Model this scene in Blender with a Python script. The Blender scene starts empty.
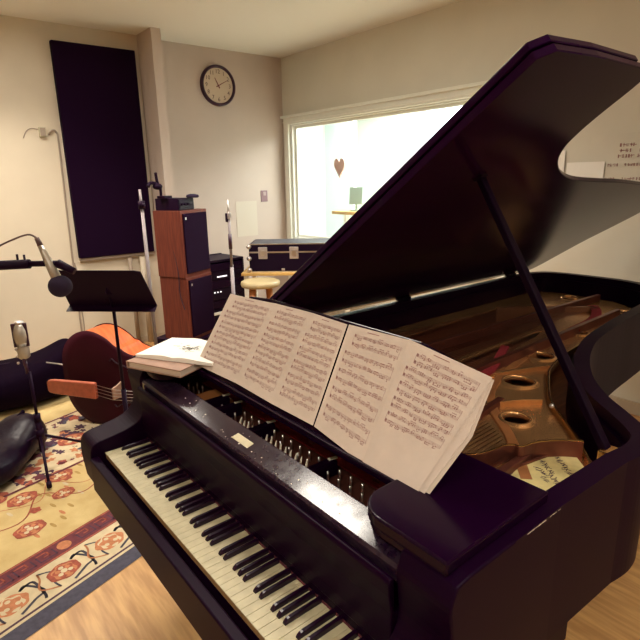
import bpy, bmesh, math, random
from mathutils import Vector, Matrix, Euler
R = math.radians
random.seed(7)
COL = bpy.context.scene.collection
XF = {}          # object name -> world matrix of its frame

# ---------------------------------------------------------------- materials
def mat(name, col, rough=.5, metal=0., spec=.5, noise=0., nscale=20., bump=0., bscale=60., coat=0., emit=None, estr=1., col2=None, stretch=(1,1,1), rnoise=0.):
    m = bpy.data.materials.new(name); m.use_nodes = True
    nt = m.node_tree; b = nt.nodes['Principled BSDF']
    b.inputs['Base Color'].default_value = (*col, 1)
    b.inputs['Roughness'].default_value = rough
    b.inputs['Metallic'].default_value = metal
    b.inputs['Specular IOR Level'].default_value = spec
    b.inputs['Coat Weight'].default_value = coat
    b.inputs['Coat Roughness'].default_value = .08
    tc = nt.nodes.new('ShaderNodeTexCoord'); mp = nt.nodes.new('ShaderNodeMapping')
    mp.inputs['Scale'].default_value = stretch
    nt.links.new(tc.outputs['Object'], mp.inputs['Vector'])
    if noise or col2:
        n = nt.nodes.new('ShaderNodeTexNoise'); n.inputs['Scale'].default_value = nscale; n.inputs['Detail'].default_value = 5
        nt.links.new(mp.outputs[0], n.inputs['Vector'])
        r = nt.nodes.new('ShaderNodeValToRGB')
        c2 = col2 if col2 else tuple(max(0, c*(1-noise)) for c in col)
        r.color_ramp.elements[0].position = .36; r.color_ramp.elements[1].position = .64
        r.color_ramp.elements[0].color = (*c2, 1); r.color_ramp.elements[1].color = (*col, 1)
        nt.links.new(n.outputs['Fac'], r.inputs['Fac']); nt.links.new(r.outputs['Color'], b.inputs['Base Color'])
    if rnoise:
        n = nt.nodes.new('ShaderNodeTexNoise'); n.inputs['Scale'].default_value = 35; n.inputs['Detail'].default_value = 8
        nt.links.new(mp.outputs[0], n.inputs['Vector'])
        mr = nt.nodes.new('ShaderNodeMapRange'); mr.inputs['To Min'].default_value = rough; mr.inputs['To Max'].default_value = rough+rnoise
        mr.inputs['From Min'].default_value = .35; mr.inputs['From Max'].default_value = .7
        nt.links.new(n.outputs['Fac'], mr.inputs['Value']); nt.links.new(mr.outputs[0], b.inputs['Roughness'])
    if bump:
        n = nt.nodes.new('ShaderNodeTexNoise'); n.inputs['Scale'].default_value = bscale; n.inputs['Detail'].default_value = 4
        nt.links.new(mp.outputs[0], n.inputs['Vector'])
        bp = nt.nodes.new('ShaderNodeBump'); bp.inputs['Strength'].default_value = bump; bp.inputs['Distance'].default_value = .01
        nt.links.new(n.outputs['Fac'], bp.inputs['Height']); nt.links.new(bp.outputs['Normal'], b.inputs['Normal'])
    if emit:
        b.inputs['Emission Color'].default_value = (*emit, 1); b.inputs['Emission Strength'].default_value = estr
    return m

BLK = (.0085, .0006, .0108)
M = dict(
 lacquer=mat('black_lacquer', BLK, .17, spec=.15, bump=.02, bscale=9),
 lacquer_worn=mat('worn_black_lacquer', BLK, .42, spec=.07),
 stretcher=mat('stretcher_lacquer', (.014,.004,.018), .12, spec=.5, col2=(.030,.018,.030), nscale=70, rnoise=.08),
 foot_black=mat('matt_black_wood', (.0055,.0004,.0070), .5, spec=.08),
 fall=mat('fallboard_lacquer', BLK, .36, spec=.07),
 pole=mat('brushed_pole', (.24,.205,.215), .5, metal=.3),
 lacquer_dull=mat('satin_black_lacquer', BLK, .45, spec=.08, noise=.3, nscale=12),
 lid=mat('lid_lacquer', (.020,.0025,.029), .15, spec=.10, bump=.03, bscale=3),
 ivory=mat('ivory_key', (.62,.56,.37), .35, noise=.12, nscale=30),
 key_side=mat('key_wood', (.42,.24,.10), .6),
 ebony=mat('ebony_key', (.012,.001,.014), .28, spec=.4),
 plate=mat('bronze_plate', (.86,.47,.20), .25, metal=.78, noise=.3, nscale=6, bump=.12, bscale=90),
 plate_pale=mat('pale_gold_paint', (.78,.66,.30), .45, metal=.15, noise=.2, nscale=25),
 plate_dark=mat('dark_bronze', (.20,.065,.045), .35, metal=.6, noise=.3, nscale=10),
 brass=mat('brass', (.75,.48,.22), .25, metal=1.),
 steel=mat('steel', (.70,.68,.66), .28, metal=1.),
 chrome=mat('chrome', (.62,.58,.57), .35, metal=.75),
 copper=mat('copper_winding', (.20,.06,.04), .4, metal=.9),
 string=mat('string_steel', (.14,.055,.05), .4, metal=.9),
 felt_red=mat('red_felt', (.30,.015,.025), .95, noise=.3, nscale=80),
 felt_white=mat('white_felt', (.80,.74,.60), .95),
 soundboard=mat('spruce_soundboard', (.20,.07,.03), .4, col2=(.12,.04,.02), nscale=8, stretch=(12,1,1)),
 maple=mat('maple_bridge', (.35,.14,.05), .45, noise=.25),
 paper=mat('sheet_paper', (.66,.555,.475), .85, noise=.06, nscale=14),
 paper_white=mat('white_paper', (.95,.94,.88), .8),
 notice_pale=mat('faded_notice', (.63,.56,.47), .8),
 ink=mat('music_ink', (.38,.21,.20), .9),
 ink_dark=mat('dark_ink', (.10,.09,.08), .9),
 tape=mat('clear_tape', (.60,.50,.41), .3),
 binder=mat('tan_binder', (.44,.27,.20), .6, noise=.15, nscale=30),
 wall=mat('cream_wall_paint', (.68,.60,.47), .85, bump=.04, bscale=120, noise=.05, nscale=3),
 wall_far=mat('putty_wall_paint', (.60,.50,.435), .85, bump=.04, bscale=120, noise=.05, nscale=3),
 wall_back=mat('pale_green_grey_paint', (.73,.71,.61), .85, bump=.04, bscale=120, noise=.04, nscale=3),
 ceiling=mat('ceiling_white', (.86,.84,.76), .9),
 trim=mat('white_trim', (.88,.89,.80), .5, noise=.03),
 white=mat('white_gloss', (.85,.86,.80), .4),
 cyan=mat('pale_panel', (.68,.82,.80), .7),
 floor=mat('oak_floor', (.62,.36,.14), .4, col2=(.42,.22,.08), nscale=4, stretch=(1,9,1)),
 skirting=mat('baseboard_paint', (.55,.47,.36), .5),
 black_cloth=mat('black_fabric', (.0105,.001,.015), .95, spec=.1, noise=.4, nscale=200),
 nylon=mat('black_nylon', (.0040,.0005,.0058), .85, spec=.05, bump=.8, bscale=9),
 nylon_shiny=mat('shiny_black_vinyl', (.0055,.0008,.008), .38, spec=.16, bump=.9, bscale=9),
 plastic=mat('black_plastic', (.010,.001,.014), .5, spec=.12),
 metal_blk=mat('black_metal', (.011,.001,.015), .5, spec=.14),
 foam=mat('black_foam', (.018,.008,.034), .95, bump=.4, bscale=300),
 mic_grey=mat('mic_body_grey', (.48,.44,.38), .35, metal=.6),
 speaker_wood=mat('mahogany_veneer', (.165,.040,.024), .5, spec=.25, col2=(.11,.024,.016), nscale=5, stretch=(14,14,1)),
 grille=mat('grille_cloth', (.013,.002,.018), .9, spec=.1, noise=.4, nscale=150),
 rack=mat('rack_black', (.008,.001,.012), .5, spec=.2),
 led=mat('led_white', (.8,.8,.8), .5, emit=(.9,.9,.95), estr=1.3),
 pine=mat('pale_pine', (.68,.42,.13), .5, noise=.18, nscale=9),
 seat=mat('seat_birch', (.46,.36,.19), .45, noise=.1, nscale=8),
 stool_leg=mat('orange_wood', (.52,.20,.06), .5),
 case_blk=mat('flight_case_laminate', (.008,.001,.013), .5, spec=.14, noise=.2, nscale=80),
 case_top=mat('case_grey_top', (.055,.055,.07), .5, spec=.3),
 bass_face=mat('bass_varnish_shaded', (.045,.003,.012), .6, spec=.12, noise=.35, nscale=3),  # shade on the bass front is put into this colour
 bass_rib=mat('bass_varnish_orange', (.56,.13,.035), .45, col2=(.42,.075,.016), nscale=6, stretch=(1,8,1)),
 tailpiece=mat('reddish_boxwood', (.50,.125,.07), .45, noise=.2, nscale=30),
 clock_rim=mat('clock_rim', (.035,.006,.026), .4),
 clock_face=mat('clock_face', (.62,.50,.38), .7),
 clock_mark=mat('clock_marks', (.05,.008,.02), .7),
 hand_red=mat('clock_hands', (.16,.02,.04), .6),
 switch=mat('mauve_switch_plate', (.28,.17,.19), .5),
 sw2=mat('pale_toggle', (.45,.34,.33), .5),
 heart=mat('pink_heart', (.88,.62,.55), .7, noise=.15),
 monitor=mat('grey_green_plastic', (.30,.42,.36), .5),
 conduit=mat('wall_coloured_conduit', (.33,.26,.20), .6),
 cable=mat('cable_grey', (.11,.06,.06), .6),
 cable_blk=mat('cable_black', (.02,.006,.02), .6),
 box=mat('junction_box', (.55,.50,.36), .6),
 rug=mat('rug_field', (.58,.44,.20), .95, col2=(.50,.36,.15), nscale=9, bump=.3, bscale=250),
 rug_cream=mat('rug_cream', (.60,.49,.31), .95, noise=.15, nscale=20),
 rug_red=mat('rug_red', (.36,.085,.05), .95, noise=.35, nscale=45),
 rug_orange=mat('rug_orange', (.52,.20,.09), .95, noise=.25, nscale=45),
 rug_maroon=mat('rug_maroon', (.145,.030,.040), .95, noise=.25, nscale=45),
 rug_plum=mat('rug_plum', (.075,.030,.055), .95, noise=.25, nscale=45),
 rug_olive=mat('rug_olive', (.40,.26,.08), .95, noise=.2, nscale=45),
 rug_slate=mat('rug_slate', (.070,.065,.095), .95, noise=.25, nscale=45),
 lamp=mat('lamp_diffuser', (.9,.9,.85), .5, emit=(1,.95,.85), estr=15),
)
g = bpy.data.materials.new('window_glass'); g.use_nodes = True; nt = g.node_tree; nt.nodes.clear()
o_ = nt.nodes.new('ShaderNodeOutputMaterial'); mx = nt.nodes.new('ShaderNodeMixShader'); tr = nt.nodes.new('ShaderNodeBsdfTransparent'); gl = nt.nodes.new('ShaderNodeBsdfGlossy')
gl.inputs['Roughness'].default_value = .02; mx.inputs[0].default_value = .06
nt.links.new(tr.outputs[0], mx.inputs[1]); nt.links.new(gl.outputs[0], mx.inputs[2]); nt.links.new(mx.outputs[0], o_.inputs[0]); M['glass'] = g

# ---------------------------------------------------------------- mesh builder
class MB:
    def __init__(s): s.bm = bmesh.new(); s.mi = 0
    def _f(s, n0):
        s.bm.faces.ensure_lookup_table()
        for f in s.bm.faces[n0:]: f.material_index = s.mi
    def box(s, c, d, rot=None, bev=0.):
        n0 = len(s.bm.faces)
        t = bmesh.new(); bmesh.ops.create_cube(t, size=1)
        for v in t.verts: v.co = Vector((v.co.x*d[0], v.co.y*d[1], v.co.z*d[2]))
        if bev: bmesh.ops.bevel(t, geom=t.edges[:], offset=bev, segments=2, affect='EDGES', profile=.6)
        q = rot if rot else Matrix.Identity(3)
        if not isinstance(q, Matrix): q = Euler(q).to_matrix()
        s._merge(t, lambda v: q @ v + Vector(c)); return s
    def _merge(s, t, fn):
        mp = {}
        for v in t.verts: mp[v] = s.bm.verts.new(fn(v.co))
        for f in t.faces:
            try:
                nf = s.bm.faces.new([mp[v] for v in f.verts]); nf.material_index = s.mi; nf.smooth = f.smooth
            except ValueError: pass
        t.free()
    def lo_hi(s, a, b, bev=0.):
        return s.box([(a[i]+b[i])/2 for i in range(3)], [abs(b[i]-a[i]) for i in range(3)], bev=bev)
    def cyl(s, p0, p1, r0, r1=None, n=16, caps=True):
        r1 = r0 if r1 is None else r1
        return s.loft([(p0, r0), (p1, r1)], n, caps)
    def loft(s, pr, n=12, caps=True):
        pts = [Vector(p) for p, _ in pr]; rings = []
        prev = None
        for i, (p, r) in enumerate(pr):
            if i == 0: d = pts[1]-pts[0]
            elif i == len(pts)-1: d = pts[-1]-pts[-2]
            else: d = (pts[i+1]-pts[i]).normalized()+(pts[i]-pts[i-1]).normalized()
            if d.length < 1e-9: d = prev_d
            d = d.normalized(); prev_d = d
            if prev is None:
                a = Vector((0,0,1)) if abs(d.z) < .9 else Vector((1,0,0))
                u = d.cross(a).normalized()
            else:
                u = (prev - d*prev.dot(d)).normalized()
            prev = u; w = d.cross(u)
            rings.append([s.bm.verts.new(pts[i] + (u*math.cos(2*math.pi*k/n)+w*math.sin(2*math.pi*k/n))*r) for k in range(n)])
        for a, b in zip(rings, rings[1:]):
            for k in range(n):
                f = s.bm.faces.new([a[k], a[(k+1) % n], b[(k+1) % n], b[k]]); f.smooth = True; f.material_index = s.mi
        if caps:
            for rr, rev in ((rings[0], True), (rings[-1], False)):
                f = s.bm.faces.new(rr[::-1] if rev else rr); f.material_index = s.mi
        return s
    def tube(s, pts, r, n=8, smooth=0):
        if smooth: pts = crom(pts, smooth)
        return s.loft([(p, r) for p in pts], n)
    def lathe(s, prof, c=(0,0,0), n=28, rot=None):
        q = rot if rot else Matrix.Identity(3); c = Vector(c); rings = []
        for r, z in prof:
            rings.append([s.bm.verts.new(q @ Vector((r*math.cos(2*math.pi*k/n), r*math.sin(2*math.pi*k/n), z)) + c) for k in range(n)])
        for a, b in zip(rings, rings[1:]):
            for k in range(n):
                f = s.bm.faces.new([a[k], a[(k+1) % n], b[(k+1) % n], b[k]]); f.smooth = True; f.material_index = s.mi
        for rr, rev in ((rings[0], True), (rings[-1], False)):
            f = s.bm.faces.new(rr[::-1] if rev else rr); f.material_index = s.mi
        return s
    def ball(s, c, r, sc=(1,1,1), n=16, rot=None):
        t = bmesh.new(); bmesh.ops.create_uvsphere(t, u_segments=n, v_segments=n//2+2, radius=r)
        for f in t.faces: f.smooth = True
        q = rot if rot else Matrix.Identity(3)
        s._merge(t, lambda v: q @ Vector((v.x*sc[0], v.y*sc[1], v.z*sc[2])) + Vector(c)); return s
    def face(s, pts):
        f = s.bm.faces.new([s.bm.verts.new(p) for p in pts]); f.material_index = s.mi; return s
    def prism(s, poly, fn, h0, h1, smooth=False):
        """poly: 2d outline; fn(a,b,h)->world point"""
        lo = [s.bm.verts.new(fn(a, b, h0)) for a, b in poly]; hi = [s.bm.verts.new(fn(a, b, h1)) for a, b in poly]
        n = len(poly)
        for k in range(n):
            f = s.bm.faces.new([lo[k], lo[(k+1) % n], hi[(k+1) % n], hi[k]]); f.material_index = s.mi; f.smooth = smooth
        for q in (lo[::-1], hi):
            f = s.bm.faces.new(q); f.material_index = s.mi
        return s

def crom(pts, k=6, closed=False):
    P = [Vector(p) for p in pts]; out = []; n = len(P)
    rng = range(n) if closed else range(n-1)
    for i in rng:
        p1, p2 = P[i], P[(i+1) % n]
        p0 = P[i-1] if (i or closed) else p1; p3 = P[(i+2) % n] if (closed or i+2 < n) else p2
        for j in range(k):
            t = j/k
            out.append(.5*((2*p1)+(-p0+p2)*t+(2*p0-5*p1+4*p2-p3)*t*t+(-p0+3*p1-3*p2+p3)*t**3))
    if not closed: out.append(P[-1])
    return out
def crom2(pts, k=6, closed=False): return [(v.x, v.y) for v in crom([(a, b, 0) for a, b in pts], k, closed)]

def tag(o, label=None, cat=None, group=None, kind=None):
    if label: o['label'] = label
    if cat: o['category'] = cat
    if group: o['group'] = group
    if kind: o['kind'] = kind
    return o
def thing(name, label, cat, loc=(0,0,0), rotz=0., group=None):
    o = bpy.data.objects.new(name, None); COL.objects.link(o); o.location = loc; o.rotation_euler = (0,0,rotz); o.empty_display_size = .1
    XF[o.name] = Matrix.Translation(loc) @ Matrix.Rotation(rotz, 4, 'Z')
    return tag(o, label, cat, group)
def obj(name, mb, mats, parent=None, world=True, smooth=None, label=None, origin=None):
    """mesh part; with world=True the vertices were given in world space"""
    bm = mb.bm if isinstance(mb, MB) else mb
    bmesh.ops.recalc_face_normals(bm, faces=bm.faces[:])
    X = Matrix.Identity(4)
    if parent is not None:
        X = XF[parent.name]
        if world: bmesh.ops.transform(bm, matrix=X.inverted(), verts=bm.verts[:])
        loc = None
    else:
        xs = [v.co for v in bm.verts]
        loc = Vector(((min(v.x for v in xs)+max(v.x for v in xs))/2, (min(v.y for v in xs)+max(v.y for v in xs))/2, min(v.z for v in xs)))
        if origin: loc = Vector(origin)
        bmesh.ops.translate(bm, vec=-loc, verts=bm.verts[:])
    me = bpy.data.meshes.new(name); bm.to_mesh(me); bm.free()
    for m in (mats if isinstance(mats, (list, tuple)) else [mats]): me.materials.append(M[m])
    if smooth is not None:
        for p in me.polygons: p.use_smooth = smooth
    o = bpy.data.objects.new(name, me); COL.objects.link(o)
    if parent is not None: o.parent = parent; XF[o.name] = X
    else: o.location = loc; XF[o.name] = Matrix.Translation(loc)
    if label: o['label'] = label
    return o
def bevel(o, w=.003, seg=2, ang=35):
    b = o.modifiers.new('bevel', 'BEVEL'); b.width = w; b.segments = seg; b.limit_method = 'ANGLE'; b.angle_limit = R(ang); return o
def curve_shape(loops, z0, z1, bev=.0):
    """flat 2D shape with holes, extruded from z0 to z1 -> bmesh"""
    cu = bpy.data.curves.new('tmp', 'CURVE'); cu.dimensions = '2D'; cu.fill_mode = 'BOTH'
    for lp in loops:
        sp = cu.splines.new('POLY'); sp.points.add(len(lp)-1); sp.use_cyclic_u = True
        for i, (x, y) in enumerate(lp): sp.points[i].co = (x, y, 0, 1)
    h = (z1-z0)/2; cu.extrude = max(h-bev, .0001); cu.bevel_depth = bev; cu.bevel_resolution = 2
    if bev: cu.offset = -bev
    o = bpy.data.objects.new('tmp', cu); COL.objects.link(o)
    bpy.context.view_layer.update()
    me = bpy.data.meshes.new_from_object(o)
    bm = bmesh.new(); bm.from_mesh(me); bmesh.ops.translate(bm, vec=(0,0,(z0+z1)/2), verts=bm.verts[:])
    for f in bm.faces: f.material_index = 0; f.smooth = False
    bmesh.ops.remove_doubles(bm, verts=bm.verts[:], dist=1e-5)
    bpy.data.objects.remove(o); bpy.data.curves.remove(cu); bpy.data.meshes.remove(me)
    return bm
def circle(cx, cy, r, n=32, sx=1, sy=1, rot=0):
    return [(cx+r*sx*math.cos(2*math.pi*k/n)*math.cos(rot)-r*sy*math.sin(2*math.pi*k/n)*math.sin(rot), cy+r*sx*math.cos(2*math.pi*k/n)*math.sin(rot)+r*sy*math.sin(2*math.pi*k/n)*math.cos(rot)) for k in range(n)]
def text_mesh(body, size, fn, mb, depth=.0008, align='CENTER'):
    """text as faces into mb, fn(x,y)->world"""
    cu = bpy.data.curves.new('t', 'FONT'); cu.body = body; cu.size = size; cu.align_x = align; cu.align_y = 'CENTER'; cu.resolution_u = 2
    o = bpy.data.objects.new('t', cu); COL.objects.link(o); bpy.context.view_layer.update()
    me = bpy.data.meshes.new_from_object(o); vs = [mb.bm.verts.new(fn(v.co.x, v.co.y)) for v in me.vertices]
    for p in me.polygons:
        try: f = mb.bm.faces.new([vs[i] for i in p.vertices]); f.material_index = mb.mi
        except ValueError: pass
    bpy.data.objects.remove(o); bpy.data.curves.remove(cu); bpy.data.meshes.remove(me)

# ================================================================ SETTING
XL, XC, XR, YB, YF, ZC = -3.6, -3.66, 3.6, 3.4, -3.0, 2.98
YS = 1.91                                   # where the clock wall steps forward
def struct(name, mb, m): return tag(obj(name, mb, m), kind='structure')
struct('floor', MB().lo_hi((XL-.2,YF-.2,-.1),(XR+.2,YB+.2,0)), 'floor')
struct('ceiling', MB().lo_hi((XL-.2,YF-.2,ZC),(XR+.2,YB+.2,ZC+.1)), 'ceiling')
struct('wall_left', MB().lo_hi((XL-.3,YF-.2,0),(XL,1.70,ZC)), 'wall')
struct('wall_clock_side', MB().lo_hi((XL-.3,1.70,0),(XC,YB+.2,ZC)), 'wall_far')
struct('trim_1', MB().lo_hi((XC,1.70,0),(-3.26,1.79,ZC)), 'wall_far')
struct('wall_right', MB().lo_hi((XR,YF-.2,0),(XR+.2,YB+.2,ZC)), 'wall')
struct('wall_front', MB().lo_hi((XL,YF-.2,0),(XR,YF,ZC)), 'wall')
WX0, WX1, WZ0, WZ1 = -3.53, -.62, .92, 2.27
w = MB()
w.lo_hi((XC,YB,0),(WX0,YB+.12,ZC)); w.lo_hi((WX1,YB,0),(XR,YB+.12,ZC)); w.lo_hi((WX0,YB,0),(WX1,YB+.12,WZ0)); w.lo_hi((WX0,YB,WZ1),(WX1,YB+.12,ZC))
struct('wall_back', w, 'wall_back')
struct('baseboard_left', MB().lo_hi((XL,YF,0),(XL+.012,1.70,.06)), 'skirting')
struct('baseboard_back', MB().lo_hi((XC,YB-.015,0),(XR,YB,.09)), 'skirting')
# window frame with stepped mouldings
def frame(mb, x0, x1, z0, z1, w_, ya, yb):
    mb.lo_hi((x0,ya,z0),(x0+w_,yb,z1)); mb.lo_hi((x1-w_,ya,z0),(x1,yb,z1)); mb.lo_hi((x0+w_,ya,z1-w_),(x1-w_,yb,z1)); mb.lo_hi((x0+w_,ya,z0),(x1-w_,yb,z0+w_))
win = tag(obj('window_1', MB().lo_hi((WX0,YB-.001,WZ0),(WX0+.001,YB+.12,WZ0+.001)), 'trim'), kind='structure')
fm = MB(); frame(fm, WX0-.08, WX1+.08, WZ0-.08, WZ1+.06, .08, YB-.025, YB+.01); obj('window_casing', fm, 'trim', win)
fm = MB(); fm.lo_hi((WX0-.10,YB-.06,WZ1+.05),(WX1+.10,YB,WZ1+.075)); fm.lo_hi((WX0-.09,YB-.035,WZ1+.0),(WX1+.09,YB,WZ1+.012)); obj('window_head_moulding', fm, 'trim', win)
fm = MB(); frame(fm, WX0, WX1, WZ0, WZ1, .035, YB+.01, YB+.12); obj('window_jamb', fm, 'white', win)
fm = MB(); frame(fm, WX0+.035, WX1-.035, WZ0+.035, WZ1-.035, .03, YB+.05, YB+.08); obj('window_stop', fm, 'trim', win)
obj('window_pane', MB().lo_hi((WX0+.05,YB+.06,WZ0+.05),(WX1-.05,YB+.066,WZ1-.05)), 'glass', win)
fm = MB().lo_hi((WX0-.12,YB-.07,WZ0-.10),(WX1+.12,YB+.02,WZ0-.07), .005); obj('window_sill', fm, 'trim', win)
# bright control room behind the glass
Y2 = 5.4
w = MB(); w.lo_hi((-4.6,Y2,0),(.6,Y2+.1,2.6)); w.lo_hi((-4.7,YB+.12,0),(-4.6,Y2,2.6)); w.lo_hi((.6,YB+.12,0),(.7,Y2,2.6))
struct('wall_control_room', w, 'white')
struct('trim_control_room_ceiling', MB().lo_hi((-4.7,YB+.12,2.6),(.7,Y2+.1,2.7)), 'white')
struct('trim_control_room_floor', MB().lo_hi((-4.7,YB+.2,-.02),(.7,Y2+.1,0)), 'white')

def panel(x0, x1, y, z0, z1, m, lbl):
    t = thing('acoustic_panel', lbl, 'panel', ((x0+x1)/2, y, 0))
    obj('panel_board', MB().lo_hi((x0,y,z0),(x1,y+.05,z1), .006), m, t)
    f = MB(); frame(f, x0-.02, x1+.02, z0-.02, z1+.02, .02, y-.01, y+.05); obj('panel_edge', f, 'trim', t)
panel(-4.35,-3.75,4.6,0.02,2.4,'cyan','pale blue-green tall panel behind the window, nearest the window left jamb')
panel(-3.45,-2.95,4.9,0.02,2.35,'white','white tall panel behind the window, just left of the pink heart')
panel(-2.80,-2.15,5.0,0.02,2.45,'cyan','pale tall panel behind the window, right of the pink heart')
h = MB(); hp = []
for k in range(40):
    a = 2*math.pi*k/40; hp.append((.0072*16*math.sin(a)**3*.75, .0072*(13*math.cos(a)-5*math.cos(2*a)-2*math.cos(3*a)-math.cos(4*a))))
hx, hz = -2.735, 1.76
h.prism(hp, lambda a, b, q: (hx+a, YB-.012+.08+q, hz+b), .0, .02); 
heart = obj('heart_decoration', h, 'heart'); bevel(heart, .005)
tag(heart, 'pink heart ornament hanging inside the control room window', 'ornament')
t = thing('wall_shelf', 'pale wood desk ledge seen through the window, below the pink heart', 'desk', (-2.75,3.8,0))
obj('desk_top', MB().lo_hi((-3.05,3.62,1.235),(-1.7,4.0,1.27), .004), 'pine', t)
for sx in (-3.0,-1.75): obj('desk_leg', MB().lo_hi((sx-.02,3.78,0),(sx+.02,3.84,1.235)), 'white', t)
t = thing('desk_monitor', 'small grey-green monitor on the desk ledge behind the window', 'monitor', (-2.8,3.78,1.27), R(25))
obj('screen_housing', MB().box((0,0,.17),(.16,.03,.19),(R(-8),0,0),.006), 'monitor', t, world=False)
obj('monitor_stand', MB().cyl((0,0,.005),(0,0,.09),.012).box((0,0,.006),(.12,.10,.012)), 'monitor', t, world=False)

# ceiling lights, some added only as fill
def ceiling_light(x, y, sx, sy, lbl):
    t = thing('ceiling_light', lbl, 'light', (x,y,ZC-.05))
    f = MB(); 
    for a, b in (((x-sx/2,y-sy/2),(x-sx/2+.02,y+sy/2)), ((x+sx/2-.02,y-sy/2),(x+sx/2,y+sy/2)), ((x-sx/2,y-sy/2),(x+sx/2,y-sy/2+.02)), ((x-sx/2,y+sy/2-.02),(x+sx/2,y+sy/2))):
        f.lo_hi((*a,ZC-.05),(*b,ZC))
    obj('light_frame', f, 'trim', t)
    obj('diffuser', MB().lo_hi((x-sx/2+.02,y-sy/2+.02,ZC-.04),(x+sx/2-.02,y+sy/2-.02,ZC-.03)), 'lamp', t)
def area(name, loc, sx, sy, e, col=(1,.895,.76), spread=180, rot=(0,0,0)):
    l = bpy.data.lights.new(name, 'AREA'); l.shape = 'RECTANGLE'; l.size = sx; l.size_y = sy; l.energy = e; l.color = col; l.spread = R(spread)
    o = bpy.data.objects.new(name, l); o.location = loc; o.rotation_euler = rot; COL.objects.link(o); return o
ceiling_light(-1.32, 1.7, 1.0, .34, 'ceiling light above the tail side of the piano')
ceiling_light(-.62, .56, .70, .40, 'ceiling light above the bass end of the keyboard')
ceiling_light(2.5, .9, .34, 1.0, 'added fill light above the treble side of the piano')
ceiling_light(-2.55, .1, .34, 1.0, 'ceiling light above the double bass')
ceiling_light(1.9, -1.3, 1.0, .34, 'added fill light behind the piano player')
area('lamp_tail', (-1.32,1.7,ZC-.055), .96, .30, 27, spread=130)
area('lamp_keys', (-.62,.56,ZC-.055), .66, .36, 12, spread=140)
area('fill_treble', (2.5,.9,ZC-.055), .30, .96, 15, spread=125)  # unseen fill with its fixture, added to brighten the piano interior
area('lamp_bass', (-2.55,.1,ZC-.055), .30, .96, 35, spread=120)
area('fill_player', (1.9,-1.3,ZC-.055), .96, .30, 22, spread=140)  # added out of view, with its fixture, to light the keys
area('control_room_light', (-2.2,4.5,2.55), 3.0, 1.2, 190, (.93,1,.97))
wd = bpy.data.worlds.new('World'); bpy.context.scene.world = wd; wd.use_nodes = True
wd.node_tree.nodes['Background'].inputs[0].default_value = (.9,.75,.7,1); wd.node_tree.nodes['Background'].inputs[1].default_value = .15

# ================================================================ RUG
rugm = ['rug','rug_cream','rug_red','rug_orange','rug_maroon','rug_plum','rug_olive','rug_slate']
RI = {n:i for i, n in enumerate(rugm)}
e1 = Vector((-.31,.95,0)).normalized(); e2 = Vector((-e1.y, e1.x, 0)); RO = Vector((-.33,.16,0))
def rp(s, t, z=0.): p = RO + e2*s + e1*t; return (p.x, p.y, z)
mb = MB(); mb.mi = 0; S1, T0, T1 = 2.62, -1.7, 1.75
mb.prism([(0,T0),(S1,T0),(S1,T1),(0,T1)], lambda a, b, q: rp(a, b, q), .0065, .008)
lay = [.0084]
def rpoly(pts, m, dz=None):
    lay[0] += .0000005
    mb.mi = RI[m]; mb.face([rp(a, b, lay[0] if dz is None else dz) for a, b in pts])
def rband(s0, s1, m, z, t0=T0, t1=T1): rpoly([(s0,t0),(s1,t0),(s1,t1),(s0,t1)], m, z)
def stroke(pts, wd_, m, z, k=5):
    c = [Vector((a, b)) for a, b in crom2(pts, k)]
    for i in range(len(c)-1):
        d = (c[i+1]-c[i]); 
        if d.length < 1e-6: continue
        n = Vector((-d.y, d.x)).normalized()*wd_/2; e = d.normalized()*wd_*.2
        rpoly([tuple(c[i]-n-e), tuple(c[i+1]-n+e), tuple(c[i+1]+n+e), tuple(c[i]+n-e)], m, z)
def blob(s, t, r, m, z, sx=1., sy=1., lob=0, rot=0., amp=.15):
    rpoly([(s+r*sx*(1+amp*math.cos(lob*a))*math.cos(a+rot), t+r*sy*(1+amp*math.cos(lob*a))*math.sin(a+rot)) for a in [2*math.pi*k/28 for k in range(28)]], m, z)
def flower(s, t, r, dark='rug_red', mid='rug_orange', z=.0095):
    blob(s,t,r,dark,z,lob=6,rot=random.random(),sx=.9,sy=1.15,amp=.05)
    blob(s,t,r*.80,mid,z+.0002,lob=6,amp=.1); blob(s,t,r*.66,dark,z+.0004,lob=5,amp=.2)
    for k in range(6):
        a = k*math.pi/3; blob(s+r*.42*math.cos(a), t+r*.42*math.sin(a), r*.15, 'rug_orange' if k%2 else 'rug_cream', z+.0006)
    blob(s,t,r*.2,'rug_cream' if mid=='rug_orange' else 'rug_orange',z+.0006)
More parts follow.
